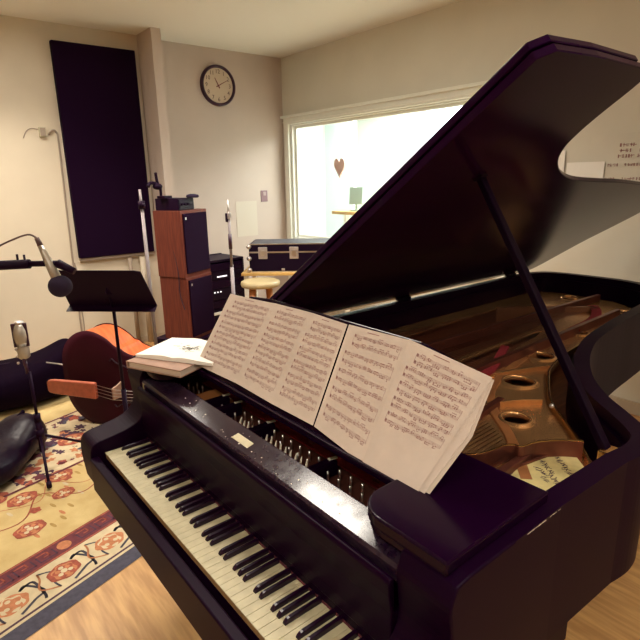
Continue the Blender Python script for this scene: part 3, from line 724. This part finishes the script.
m_ = MB(); m_.loft([(bp(1.06,0,-.02),.05),(bp(1.12,0,.01),.035),(bp(1.3,0,.05),.026),(bp(1.6,0,.06),.024),(bp(1.75,0,.03),.032),(bp(1.85,0,0),.03)],12)
nk = obj('neck', m_, 'bass_rib', B)
m_ = MB(); pts = [bp(1.88+.045*math.cos(a)*(1-a/16), 0, -.02+.045*math.sin(a)*(1-a/16)) for a in [k*.5 for k in range(22)]]
m_.tube(pts, .016, 8); obj('scroll', m_, 'bass_rib', B)
for i in range(4):
    s_ = 1 if i % 2 else -1; m_ = MB().cyl(bp(1.70+.04*i,.02*s_,.02),bp(1.70+.04*i,.11*s_,.02),.006).ball(bp(1.70+.04*i,.12*s_,.02),.018,(1,.5,1)); obj('tuning_peg', m_, 'brass', B)
for s_ in (-1,1):
    m_ = MB(); c = crom([bp(.42,.155*s_,.033),bp(.44,.17*s_,.032),bp(.47,.15*s_,.036),bp(.50,.14*s_,.037),bp(.54,.13*s_,.037),bp(.575,.115*s_,.037),bp(.56,.10*s_,.038)],4)
    m_.tube(c, .004, 6); obj('sound_hole', m_, 'ebony', B)
ep = obj('endpin', MB().cyl(bp(0.02,.03,-.10),bp(-.26,.035,-.10),.0055,n=10), 'chrome', B)
obj('endpin_collar', MB().cyl(bp(.02,.03,-.10),bp(-.05,.031,-.10),.018,.012), 'ebony', B)

# ================================================================ BAGS
def soft_bag(name, mb_pts, label, cat, m, extras=None):
    pass
def lump(secs, n=18, flat=.55, seed=3):
    """lofted soft body: secs = (centre xyz at floor, half width, height, dir)"""
    rnd = random.Random(seed); m_ = MB(); rings = []
    for i, (c, hw, hh) in enumerate(secs):
        c = Vector(c); a = Vector(secs[max(i-1,0)][0]); b = Vector(secs[min(i+1,len(secs)-1)][0]); d = (b-a); d.z = 0; d.normalize(); w_ = Vector((-d.y,d.x,0)); ring = []
        for k in range(n):
            t_ = 2*math.pi*k/n; ca, sa = math.cos(t_), math.sin(t_)
            ca = math.copysign(abs(ca)**.75, ca); sa = math.copysign(abs(sa)**.75, sa)
            j = 1+rnd.uniform(-.07,.07)
            ring.append(m_.bm.verts.new(c + w_*hw*ca*j + Vector((0,0,max(.012, hh*.5+hh*.5*sa*j)))))
        rings.append(ring)
    for a, b in zip(rings, rings[1:]):
        for k in range(n): f = m_.bm.faces.new([a[k],a[(k+1)%n],b[(k+1)%n],b[k]]); f.smooth = True
    m_.bm.faces.new(rings[0][::-1]); m_.bm.faces.new(rings[-1])
    return m_
def subd(o, l=2): s_ = o.modifiers.new('sub','SUBSURF'); s_.levels = l; s_.render_levels = l; return o
G = thing('gig_bag', 'long soft black double bass gig bag lying along the left wall behind the bass', 'bag', (-3.0,.0,0))
gm = lump([((-3.25,-1.45,0),.12,.12),((-3.20,-1.25,0),.28,.22),((-3.00,-.75,0),.38,.28),((-2.86,-.35,0),.40,.29),((-2.76,-.02,0),.36,.30),((-2.70,.22,0),.32,.33),((-2.68,.42,0),.24,.40),((-2.68,.52,0),.14,.46),((-2.68,.60,0),.06,.36)], seed=5)
subd(obj('bag_body', gm, 'nylon', G))
obj('carry_strap', MB().tube([(-2.60,-.35,.27),(-2.52,-.18,.26),(-2.46,-.02,.20),(-2.50,.12,.26)],.012,8,4), 'nylon', G)
obj('zip', MB().tube([(-3.1,-1.0,.25),(-2.95,-.6,.285),(-2.82,-.2,.295),(-2.74,.1,.31)],.006,6,5), 'plastic', G)
K = thing('shoulder_bag', 'shiny black vinyl bag slumped on the rug at the foot of the tripod', 'bag', (-1.75,.0,.01))
km = lump([((-1.40,-.56,.01),.08,.10),((-1.41,-.46,.01),.18,.18),((-1.47,-.28,.01),.20,.20),((-1.61,-.19,.01),.19,.17),((-1.72,-.08,.01),.17,.23),((-1.80,.02,.01),.15,.27),((-1.85,.09,.01),.07,.14)], n=11, seed=12)
subd(obj('bag_body', km, 'nylon_shiny', K))
obj('bag_strap', MB().tube([(-1.48,-.31,.20),(-1.60,-.20,.17),(-1.71,-.09,.22),(-1.80,.01,.26)],.012,8,5), 'nylon', K)
obj('buckle', MB().box((-1.36,-.36,.13),(.02,.012,.03),bev=.002), 'chrome', K)

# ================================================================ TRIPOD STAND + RIBBON MIC
TX, TY = -1.50, .035
S = thing('microphone_stand', 'black tripod microphone stand at the far left, holding the silver ribbon microphone', 'microphone stand', (TX,TY,.0))
obj('stand_pole', MB().cyl((TX,TY,.10),(TX,TY,.33),.016).cyl((TX,TY,.30),(TX,TY,.60),.009).cyl((TX,TY,.29),(TX,TY,.34),.019), 'metal_blk', S)
for a in (-8, 100, 222):
    dv = Vector((math.cos(R(a)), math.sin(R(a)), 0))*.30
    lg = obj('leg', MB().cyl((TX,TY,.21),(TX+dv.x,TY+dv.y,.022),.008), 'metal_blk', S)
    obj('rubber_foot', MB().cyl((TX+dv.x*.93,TY+dv.y*.93,.032),(TX+dv.x*1.04,TY+dv.y*1.04,.024),.0135), 'plastic', lg)
obj('leg_collar', MB().cyl((TX,TY,.19),(TX,TY,.24),.024), 'metal_blk', S)
RMc = thing('ribbon_microphone', 'silver ribbon microphone with mesh head on the tripod stand at the far left', 'microphone', (TX-.01,TY-.01,.60), R(-20))
body = [(.0,.075),(.027,.075),(.034,.082),(.034,.12),(.030,.135),(.036,.155),(.042,.185),(.040,.215),(.030,.245),(.022,.252),(.0,.252)]
def flatlathe(prof, m_, n=24, fy=.75):
    rings = [[m_.bm.verts.new((1.22*r*math.cos(2*math.pi*k/n), 1.22*fy*r*math.sin(2*math.pi*k/n), z*1.15)) for k in range(n)] for r, z in prof if r > 0]
    for a, b in zip(rings, rings[1:]):
        for k in range(n): f = m_.bm.faces.new([a[k],a[(k+1)%n],b[(k+1)%n],b[k]]); f.smooth = True
    m_.bm.faces.new(rings[0][::-1]); m_.bm.faces.new(rings[-1]); return m_
obj('microphone_head', flatlathe(body[4:-1], MB()), 'mic_grey', RMc, world=False, label='grey mesh head')
obj('microphone_body', flatlathe(body[:6], MB()), 'mic_grey', RMc, world=False)
obj('centre_rib', MB().box((.016,-.0,.225),(.015,.078,.135),bev=.002), 'clock_rim', RMc, world=False)
obj('top_cap', flatlathe([(.026,.250),(.026,.258),(.018,.264)], MB()), 'chrome', RMc, world=False)
obj('yoke', MB().tube([(0,.0,.0),(.01,0,.03),(.034,0,.06),(.030,0,.10),(.022,0,.16)],.007,8,4).cyl((0,0,-.01),(0,0,.075),.009), 'clock_rim', RMc, world=False)
for x, z in ((-.018,.11),(.012,.09),(.012,.125),(.015,.055)): obj('screw', MB().ball((x,-.033,z*1.15),.008), 'chrome', RMc, world=False)

# ================================================================ BOOM STAND + VOCAL MIC
bd = Vector((-.625,-.78,0)); BA = Vector((-.255,.02,1.365)); BE = BA + bd*1.15 + Vector((0,0,-.06))
SB = BE; ST = thing('boom_stand', 'black boom stand reaching in from the left edge with the foam covered microphone', 'microphone stand', (SB.x-.0,SB.y,0))
obj('stand_pole', MB().cyl((SB.x,SB.y,.05),(SB.x,SB.y,.8),.014).cyl((SB.x,SB.y,.8),(SB.x,SB.y,SB.z-.02),.010), 'metal_blk', ST)
for a in (20,140,260):
    dv = Vector((math.cos(R(a)), math.sin(R(a)), 0))*.33; obj('leg', MB().cyl((SB.x,SB.y,.20),(SB.x+dv.x,SB.y+dv.y,.015),.009), 'metal_blk', ST)
m_ = MB().loft([(tuple(BE-bd*-.25+Vector((0,0,-.02))),.010),(tuple(BE),.010),(tuple(BA+bd*.26),.011)],10); obj('boom_arm', m_, 'metal_blk', ST)
obj('boom_grip', MB().cyl(BA+bd*.13,BA+bd*.42+Vector((0,0,-.01)),.017).cyl(BA+bd*.02,BA+bd*.14,.0105), 'metal_blk', ST)
obj('microphone_clip', MB().cyl(BA+bd*.03,BA+Vector((.02,.02,-.03)),.016,.012).cyl(BA+bd*.17,BA+bd*.17+Vector((0,0,.035)),.004).cyl(BA+bd*.145,BA+bd*.145+Vector((0,0,.033)),.004), 'metal_blk', ST)
obj('boom_clutch', MB().ball(BE,.028), 'metal_blk', ST)
VB = Vector((-.262,-.008,1.288)); VT = VB + Vector((-.045,-.035,.140))
V = thing('vocal_microphone', 'grey microphone with a round black foam windscreen hanging from the boom arm', 'microphone', tuple(VB))
obj('microphone_body', MB().loft([(tuple(VB),.019),(tuple(VB+(VT-VB)*.5),.016),(tuple(VB+(VT-VB)*.85),.0115),(tuple(VT),.010)],16), 'mic_grey', V)
obj('windscreen', MB().ball(VB+Vector((0,0,-.004)),.041,(1,1,.96),20), 'foam', V, label='round black foam windscreen')
obj('microphone_plug', MB().cyl(VT,VT+(VT-VB).normalized()*.03,.010,.008), 'cable', V)
vt2 = VT+(VT-VB).normalized()*.03
c = obj('microphone_cable', MB().tube([tuple(vt2),tuple(vt2+bd*.03+Vector((0,0,.012))),tuple(vt2+bd*.10+Vector((0,0,-.01))),tuple(vt2+bd*.22+Vector((0,0,-.06))),tuple(BA+bd*.40+Vector((0,0,.02))),tuple(BA+bd*.70+Vector((0,0,-.05))),tuple(BE+Vector((.018,0,-.04))),(SB.x+.03,SB.y,.6),(SB.x+.06,SB.y,.02)],.0035,6,6), 'cable')
tag(c, 'thin dark cable arching back from the foam covered microphone', 'cable')

# ================================================================ MUSIC STAND
BLc = Vector((1.784,-.456,1.64))+(Vector((-1.33,.261,.985))-Vector((1.784,-.456,1.64)))*.90; e = Vector((.637,.77,-.02)).normalized(); tv = Vector((.084,-.053,.213))*.90; tv = tv - e*(tv.dot(e)+.03); WDT = .438
tn = e.cross(tv).normalized()
MC = BLc+e*WDT*.52
MS = thing('music_stand', 'black sheet-metal music stand between the ribbon microphone and the piano', 'music stand', (MC.x+.02,MC.y-.02,0))
def ms(a, b, h=0.): return tuple(BLc+e*a+tv*b+tn*h)
m_ = MB(); m_.prism([(0,0),(WDT,0),(WDT-.01,.97),(WDT-.04,1.0),(.04,1.0),(.01,.97)], lambda a, b, q: ms(a,b,q), -.0015, .0015); obj('tray', m_, 'metal_blk', MS)
m_ = MB(); m_.prism([(0,-.0),(WDT,0),(WDT,.012),(0,.012)], lambda a, b, q: ms(a,b,q), .0, .05); obj('tray_lip', m_, 'metal_blk', MS)
m_ = MB(); m_.prism([(WDT*.47,-.03),(WDT*.53,-.03),(WDT*.53,.96),(WDT*.47,.96)], lambda a, b, q: ms(a,b,q), -.008, -.0015); obj('back_bar', m_, 'metal_blk', MS)
m_ = MB(); m_.box(ms(WDT*.5,.45,-.02),(.05,.03,.06)); obj('tilt_clamp', m_, 'metal_blk', MS)
hub = Vector(ms(WDT*.5,.0,.0)); 
bx, by = hub.x+.005, hub.y-.004
obj('shaft', MB().cyl((bx,by,.10),(bx,by,.60),.0125).cyl((bx,by,.6),(bx,by,hub.z-.005),.0085).cyl((bx,by,hub.z-.02),Vector(ms(WDT*.5,.45,-.018)),.008), 'metal_blk', MS)
obj('base_hub', MB().cyl((bx,by,.08),(bx,by,.16),.022), 'metal_blk', MS)
for a in (75,195,315):
    dv = Vector((math.cos(R(a)), math.sin(R(a)), 0))*.24; obj('leg', MB().tube([(bx,by,.12),(bx+dv.x*.6,by+dv.y*.6,.08),(bx+dv.x,by+dv.y,.015)],.009,8,4), 'metal_blk', MS)

# ================================================================ LEFT WALL
A = thing('acoustic_wall_panel', 'tall black fabric panel hanging on the left wall', 'wall panel', (XL,1.29,.93))
obj('panel_fabric', MB().lo_hi((XL,.917,.949),(XL+.065,1.645,2.83), .008), 'black_cloth', A)
obj('bottom_shadow', MB().lo_hi((XL,.922,.917),(XL+.046,1.66,.948), .004), 'conduit', A)  # grey strip stands for the shadow under the panel
c = obj('wall_conduit', MB().tube([(XL+.004,.812,2.061),(XL+.02,.821,2.079),(XL+.010,.849,2.098),(XL+.008,.872,2.079),(XL+.008,.881,1.969),(XL+.008,.863,1.054),(XL+.008,.853,.12)],.008,8,5), 'conduit')
tag(c, 'thin grey cable running down the left wall beside the black panel', 'cable')
jb = thing('junction_box', 'small cream cable box high on the left wall', 'junction box', (XL,.757,2.06))
obj('box_body', MB().lo_hi((XL,.73,2.038),(XL+.036,.785,2.12),.004), 'box', jb); obj('box_cover', MB().lo_hi((XL+.036,.737,2.045),(XL+.042,.778,2.113),.002), 'conduit', jb)
c = obj('stray_wire', MB().tube([(XL+.003,.602,2.024),(XL+.004,.63,2.079),(XL+.004,.675,2.107),(XL+.003,.739,2.098)],.0035,6,5), 'conduit'); tag(c, 'short curl of wire left of the cream cable box', 'wire')
for i, (y, r) in enumerate(((1.388,.020),(1.516,.027))):
    c = obj('wall_pipe', MB().cyl((XL+.045,y,0),(XL+.045,y,.905),r).box((XL+.018,y,.5),(.036,.03,.03)), 'conduit' if i == 0 else 'skirting')
    tag(c, ['thinner vertical pipe on the left wall below the black panel','thicker vertical pipe on the left wall below the black panel'][i], 'pipe')
c = obj('hanging_cable', MB().tube([(XL+.005,.876,.906),(XL+.015,.904,.69),(XL+.015,.867,.58),(XL+.005,.885,.37),(XL+.005,.876,.15)],.005,6,5), 'conduit'); tag(c, 'loose brown cable hanging on the left wall under the music stand', 'cable')

# ================================================================ SPEAKER STACK
SPx, SPy, SR = -2.43, 1.46, R(-26+90)   # front lower-left corner; local +x runs along the front
t_ = R(116)                             # direction of the front edge
def speaker(z, lbl, wd=.36, dp=.29, hh=.565, dx=0.):
    fx = Vector((math.cos(t_), math.sin(t_), 0))           # along the front towards picture right
    o = thing('loudspeaker', lbl, 'speaker', (SPx+fx.x*dx,SPy+fx.y*dx,z), t_, 'wooden loudspeakers in the stack')
    # local x: along the front, local y: into the cabinet
    bevel(obj('cabinet', MB().lo_hi((0,0,0),(wd,dp,hh)), 'speaker_wood', o, world=False), .004)
    obj('grille', MB().lo_hi((.025,-.014,.035),(wd-.02,.0,hh-.025),.004), 'grille', o, world=False)
    obj('badge', MB().lo_hi((.045,-.0165,hh-.075),(.060,-.014,hh-.055)), 'chrome', o, world=False)
    return o
bs = thing('speaker_plinth', 'black case under the lower wooden loudspeaker', 'case', (SPx,SPy,0), t_)
obj('case_body', MB().lo_hi((-.03,-.04,0),(.41,.38,.255),.01), 'case_blk', bs, world=False); obj('case_lid', MB().lo_hi((-.035,-.045,.255),(.415,.385,.27),.004), 'plastic', bs, world=False)
speaker(.27, 'lower wooden loudspeaker with black grille, in the stack by the clock wall'); speaker(.836, 'upper wooden loudspeaker with black grille, in the stack by the clock wall', dx=-.01)
c = obj('speaker_cable', MB().tube([(SPx-.10,SPy-.03,1.38),(SPx-.11,SPy-.055,1.2),(SPx-.06,SPy-.04,.9),(SPx-.05,SPy-.045,.7),(SPx-.01,SPy-.03,.56)],.005,6,6), 'cable_blk'); tag(c, 'black wire trailing down the side of the wooden loudspeakers', 'cable')
AM = thing('small_amplifier', 'black electronics box on top of the loudspeaker stack', 'amplifier', (SPx,SPy,1.401), t_)
bevel(obj('chassis', MB().lo_hi((.01,.03,0),(.22,.27,.10)), 'plastic', AM, world=False), .004)
obj('front_panel', MB().lo_hi((.02,.022,.01),(.21,.03,.09)), 'rack', AM, world=False)
for i, x in enumerate((.05,.09,.13)): obj('knob', MB().cyl((x,.022,.05),(x,.010,.05),.010), 'plastic', AM, world=False)
HP = thing('clamp_arm', 'black clamp with an upright prong standing on the amplifier box', 'clamp', (SPx-.05,SPy-.02,1.50), t_)
hp = obj('prong', MB().tube([(.0,.14,.0),(.0,.14,.08),(-.02,.15,.14),(-.04,.14,.21)],.012,8,4), 'plastic', HP, world=False)
obj('clamp_head', MB().ball((-.02,.15,.10),.034,(1.4,1,.8)).box((.02,.12,.012),(.10,.08,.024),bev=.006), 'plastic', HP, world=False)
obj('side_grip', MB().tube([(-.03,.15,.12),(-.09,.16,.13),(-.12,.16,.10)],.014,8,4), 'plastic', HP, world=False)
ring = obj('coiled_pad', MB().lathe([(.055,0),(.065,.008),(.06,.02),(.02,.024)],(.11,.14,.0),20), 'plastic', HP, world=False) if False else None
c = thing('headphone_pad', 'low rounded black pad on top of the amplifier box', 'headphones', (-2.50,1.60,1.501)); obj('ear_cup', MB().lathe([(.045,0),(.055,.008),(.05,.024),(.02,.032)],(-2.515,1.62,1.501),20), 'foam', c)
# silver stand in front of the speakers
PX, PY = -2.285, 1.085
SP = thing('silver_pole_stand', 'silver pole stand with a black clutch, standing left of the loudspeaker stack', 'stand', (PX,PY,0))
obj('stand_pole', MB().cyl((PX,PY,.05),(PX,PY,1.48),.0135), 'pole', SP); obj('upper_tube', MB().cyl((PX,PY,1.40),(PX-.01,PY,1.585),.010), 'pole', SP)
obj('clutch', MB().cyl((PX,PY,1.44),(PX,PY,1.50),.026).ball((PX+.03,PY,1.47),.016), 'plastic', SP)
obj('round_base', MB().lathe([(.14,.0024),(.14,.012),(.03,.03),(.018,.06)],(PX,PY,0)), 'metal_blk', SP)

# ================================================================ RACK, CABINET, TABLE, CASE, STOOL
fr = R(42)       # front edge direction roughly facing the camera
RK = thing('rack_cabinet', 'low dark cabinet carrying the equipment rack', 'cabinet', (-2.80,1.83,0), R(97))
bevel(obj('cabinet_body', MB().lo_hi((-.0,.0,0),(.46,.40,.36)), 'rack', RK, world=False), .004)
obj('cabinet_top', MB().lo_hi((-.01,-.02,.36),(.47,.40,.385),.003), 'trim', RK, world=False, label='pale cabinet top')
obj('cabinet_door', MB().lo_hi((.01,-.012,.03),(.45,.0,.34),.003), 'rack', RK, world=False)
EQ = thing('equipment_rack', 'black equipment rack with rows of small white lights, right of the loudspeakers', 'rack', (-2.80,1.83,.385), R(97))
f_ = MB(); f_.lo_hi((0,0,0),(.02,.36,.51)); f_.lo_hi((.44,0,0),(.46,.36,.51)); f_.lo_hi((.02,0,.49),(.44,.36,.51)); f_.lo_hi((.02,0,0),(.44,.36,.02)); f_.lo_hi((.02,.34,.02),(.44,.36,.52)); obj('rack_frame', f_, 'rack', EQ, world=False)
z = .03
for i, hh in enumerate((.085,.115,.085,.085,.08)):
    u_ = obj('rack_unit', MB().lo_hi((.022,.004,z),(.438,.30,z+hh-.006),.002), 'rack' if i % 2 else 'plastic', EQ, world=False)
    for k in range(5):
        if i in (1,): obj('indicator_light', MB().lo_hi((.05+.035*k+(0 if k<4 else .10),-.001,z+.075),(.062+.035*k+(0 if k<4 else .10),.004,z+.087)), 'led', u_, world=False)
        if i == 3 and k < 4: obj('indicator_light', MB().lo_hi((.13+.03*k,-.001,z+.025),(.155+.03*k,.004,z+.037)), 'led', u_, world=False)
        if k == 4 and i > 1: obj('indicator_light', MB().lo_hi((.31,-.001,z+.02),(.327,.004,z+.045)), 'led', u_, world=False)
    for k in range(2): obj('knob', MB().cyl((.37+.03*k,.004,z+.04),(.37+.03*k,-.008,z+.04),.009,n=12), 'plastic', u_, world=False)
    z += hh
# thin microphone stand in front of the rack
QX, QY = -2.04, 1.69
Q = thing('upright_stand', 'tall silver microphone stand in front of the equipment rack', 'microphone stand', (QX,QY,0))
obj('stand_pole', MB().cyl((QX,QY,.04),(QX,QY,.95),.0155), 'pole', Q); obj('upper_tube', MB().cyl((QX,QY,.95),(QX,QY,1.38),.011), 'pole', Q)
obj('tube_clutch', MB().cyl((QX,QY,1.10),(QX,QY,1.22),.015), 'clock_rim', Q)
obj('thread_tip', MB().cyl((QX,QY,1.37),(QX,QY,1.49),.009,.005).box((QX+.005,QY,1.365),(.03,.03,.05),bev=.006), 'chrome', Q); obj('wing_nut', MB().box((QX-.01,QY-.01,1.35),(.03,.02,.07),bev=.006), 'plastic', Q)
obj('round_base', MB().lathe([(.13,0),(.13,.012),(.03,.03),(.02,.05)],(QX,QY,0)), 'metal_blk', Q)
# side table and flight case
cd = R(49)
TB = thing('side_table', 'pale wood side table under the black flight case', 'table', (-2.50,2.10,0), cd)
obj('table_top', MB().lo_hi((-.04,-.06,.775),(1.0,.50,.80),.004), 'pine', TB, world=False)
for x, y in ((.0,-.02),(.95,-.02),(.0,.45),(.95,.45)): obj('leg', MB().lo_hi((x-.02,y-.02,0),(x+.02,y+.02,.775)), 'trim', TB, world=False)
FC = thing('flight_case', 'black flight case with silver latches and corners on the pale side table', 'case', (-2.47,2.12,.80), cd)
bevel(obj('case_body', MB().lo_hi((0,0,0),(.92,.42,.185)), 'case_blk', FC, world=False), .003)
lidc = bevel(obj('case_lid', MB().lo_hi((0,0,.188),(.92,.42,.262)), 'case_blk', FC, world=False), .003)
obj('lid_panel', MB().lo_hi((.015,.015,.262),(.905,.405,.2645)), 'case_top', lidc, world=False)
obj('edge_extrusion', MB().lo_hi((-.003,-.004,.180),(.923,.0,.194)).lo_hi((-.004,-.004,.256),(.924,.004,.266)).lo_hi((-.004,-.004,-.0),(.924,.004,.010)), 'steel', FC, world=False)
for x in (0,.92):
    for y in (0,.42):
        for zz in (.022,.24,.13): obj('corner_cap', MB().ball((x,y,zz),.024,(1,1,.9)), 'chrome', FC, world=False)
for x in (.13,.42,.76):
    lt = obj('latch', MB().lo_hi((x-.042,-.006,.125),(x+.042,.0,.235),.004), 'chrome', FC, world=False)
    obj('latch_turn', MB().cyl((x,-.006,.18),(x,-.012,.18),.026).box((x,-.012,.18),(.012,.006,.035)), 'steel', lt, world=False)
obj('name_plate', MB().lo_hi((.30,-.005,.015),(.33,.0,.035)), 'chrome', FC, world=False)
SX, SY = -2.105, 2.0
SL = thing('wooden_stool', 'round wooden stool with a yellow birch seat in front of the flight case', 'stool', (SX,SY,0))
obj('seat', MB().lathe([(.13,.735),(.165,.742),(.172,.76),(.168,.782),(.15,.79)],(SX,SY,0),32), 'seat', SL)
for a in (20,110,200,290):
    ca, sa = math.cos(R(a)), math.sin(R(a)); obj('leg', MB().cyl((SX+.10*ca,SY+.10*sa,.74),(SX+.17*ca,SY+.17*sa,0),.021,.017), 'stool_leg', SL)
obj('foot_ring', MB().tube([(SX+.15*math.cos(a),SY+.15*math.sin(a),.28) for a in [2*math.pi*k/24 for k in range(25)]],.009,8), 'stool_leg', SL)
# cables and clutter on the floor behind the piano
c = obj('coiled_cable', MB().tube([(-1.95+.14*math.cos(a)*(1-.01*a),1.35+.14*math.sin(a)*(1-.01*a),.012+.0012*a) for a in [k*.4 for k in range(60)]],.006,6), 'cable_blk'); tag(c, 'coil of black cable on the floor behind the piano, near the loudspeakers', 'cable')

# ================================================================ CLOCK WALL
CL = thing('wall_clock', 'round wall clock with a dark rim high on the far wall', 'clock', (XC,2.56,2.615))
cr = Matrix.Rotation(R(90),3,'Y')
def ck(y, z, h_): return (XC+h_, 2.56+y, 2.615+z)
n = 48; m_ = MB(); rings = [[m_.bm.verts.new(ck(r*math.cos(2*math.pi*k/n), r*math.sin(2*math.pi*k/n), hh)) for k in range(n)] for r, hh in ((.205,0),(.205,.03),(.197,.042),(.183,.042),(.175,.03),(.175,.02))]
for a, b in zip(rings, rings[1:]):
    for k in range(n): f = m_.bm.faces.new([a[k],a[(k+1)%n],b[(k+1)%n],b[k]]); f.smooth = True
obj('clock_rim', m_, 'clock_rim', CL)
m_ = MB(); m_.prism([(.178*math.cos(2*math.pi*k/n), .178*math.sin(2*math.pi*k/n)) for k in range(n)], lambda a, b, q: ck(a,b,q), .004, .02); fc = obj('clock_face', m_, 'clock_face', CL)
m_ = MB()
for hnum in range(1,13):
    a = R(90-30*hnum); cy, cz = .138*math.cos(a), .138*math.sin(a)
    # seen from +x the picture's right is +y
    text_mesh(str(hnum), .058, lambda x, y, cy=cy, cz=cz: ck(cy+x, cz+y, .0212), m_)
obj('numerals', m_, 'clock_mark', fc)
def hand(ang, l, w_, hh, name):
    a = R(90-ang); d_ = Vector((math.cos(a), math.sin(a))); n_ = Vector((-d_.y, d_.x)); pts = [(-d_*.03-n_*w_), (d_*l-n_*w_*.5), (d_*l+n_*w_*.5), (-d_*.03+n_*w_)]
    m_ = MB(); m_.prism([(p_.x,p_.y) for p_ in pts], lambda a_, b_, q: ck(a_,b_,q), hh, hh+.002); obj(name, m_, 'hand_red', fc)
hand(332, .085, .006, .024, 'hour_hand'); hand(62, .125, .0045, .027, 'minute_hand')
sw = thing('light_switch', 'mauve light switch plate on the far wall left of the window', 'switch', (XC,3.09,1.44))
obj('switch_plate', MB().lo_hi((XC,3.045,1.385),(XC+.008,3.135,1.515),.003), 'switch', sw); obj('toggle', MB().lo_hi((XC+.008,3.07,1.455),(XC+.014,3.11,1.50),.002), 'sw2', sw)
c = obj('wall_notice', MB().lo_hi((XC+.001,2.70,1.00),(XC+.003,2.98,1.40)), 'notice_pale'); tag(c, 'blank cream notice on the far wall behind the tall microphone stand', 'notice')
# notices on the back wall, seen through the lid's curve
def notice(x0, x1, z0, z1, y, m, lbl, lines=()):
    t = thing('wall_notice', lbl, 'notice', ((x0+x1)/2, YB, z0))
    m_ = MB(); nx = 8; P_ = [[(x0+(x1-x0)*i/nx, y-.002*math.sin(i*1.3+j)-.002, z0+(z1-z0)*j/4) for i in range(nx+1)] for j in range(5)]
    for j in range(4):
        for i in range(nx):
            m_.face([P_[j][i],P_[j][i+1],P_[j+1][i+1],P_[j+1][i]])
    m_.lo_hi((x0,y,z0),(x1,y+.001,z1)); bmesh.ops.remove_doubles(m_.bm, verts=m_.bm.verts[:], dist=1e-5)
    obj('paper_sheet', m_, m, t)
    if lines:
        m_ = MB(); rnd = random.Random(3)
        for (lx, lz, n_, s_) in lines:
            for k in range(n_):
                if k in (4,5) and rnd.random() < .6: continue
                cx_ = lx+k*s_*.85
                for j in range(3):
                    ax_, az_ = cx_+rnd.uniform(-.25,.25)*s_, lz+rnd.uniform(-.3,.3)*s_
                    if rnd.random() < .5: m_.lo_hi((ax_-.10*s_,y-.0056,lz-.45*s_),(ax_+.08*s_,y-.005,lz+.45*s_))
                    else: m_.lo_hi((ax_-.3*s_,y-.0056,az_-.07*s_),(ax_+.3*s_,y-.005,az_+.09*s_))
        obj('printed_lines', m_, 'ink', t)
notice(-.02,.62,1.45,1.89, YB-.004, 'wall_back', 'large pale printed notice on the back wall, cut off by the picture edge', [(.18,1.815,12,.024),(.18,1.78,12,.024),(.175,1.745,12,.024),(.115,1.69,12,.021),(.105,1.60,16,.021),(.25,1.57,8,.021)])
notice(-.17,.09,1.45,1.715, YB-.012, 'paper_white', 'crinkled white plastic sleeve taped beside the large notice')
notice(-.30,-.19,1.45,1.80, YB-.010, 'paper_white', 'narrow blank strip of paper nearest the curve of the piano lid')

# ================================================================ CAMERA
cam = bpy.data.cameras.new('camera'); co = bpy.data.objects.new('camera', cam); COL.objects.link(co)
yaw, pitch, roll = -.8956, .2608, -.01927
yaw, pitch, roll = R(-51.313), R(14.94), R(-1.104)
sy_, cy_, sp_, cp_ = math.sin(yaw), math.cos(yaw), math.sin(pitch), math.cos(pitch)
f = Vector((sy_*cp_, cy_*cp_, -sp_)); r = Vector((cy_, -sy_, 0)); u = r.cross(f)
r2 = r*math.cos(roll)+u*math.sin(roll); u2 = -r*math.sin(roll)+u*math.cos(roll)
co.matrix_world = Matrix(((r2.x,u2.x,-f.x,1.784),(r2.y,u2.y,-f.y,-.456),(r2.z,u2.z,-f.z,1.641),(0,0,0,1)))
cam.sensor_width = 36; cam.lens = 531.1/640*36; cam.clip_start = .02
sc = bpy.context.scene; sc.camera = co
sc.view_settings.view_transform = 'Standard'; sc.view_settings.look = 'None'; sc.view_settings.gamma = 1; sc.view_settings.use_curve_mapping = False
sc.view_settings.exposure = 0.0
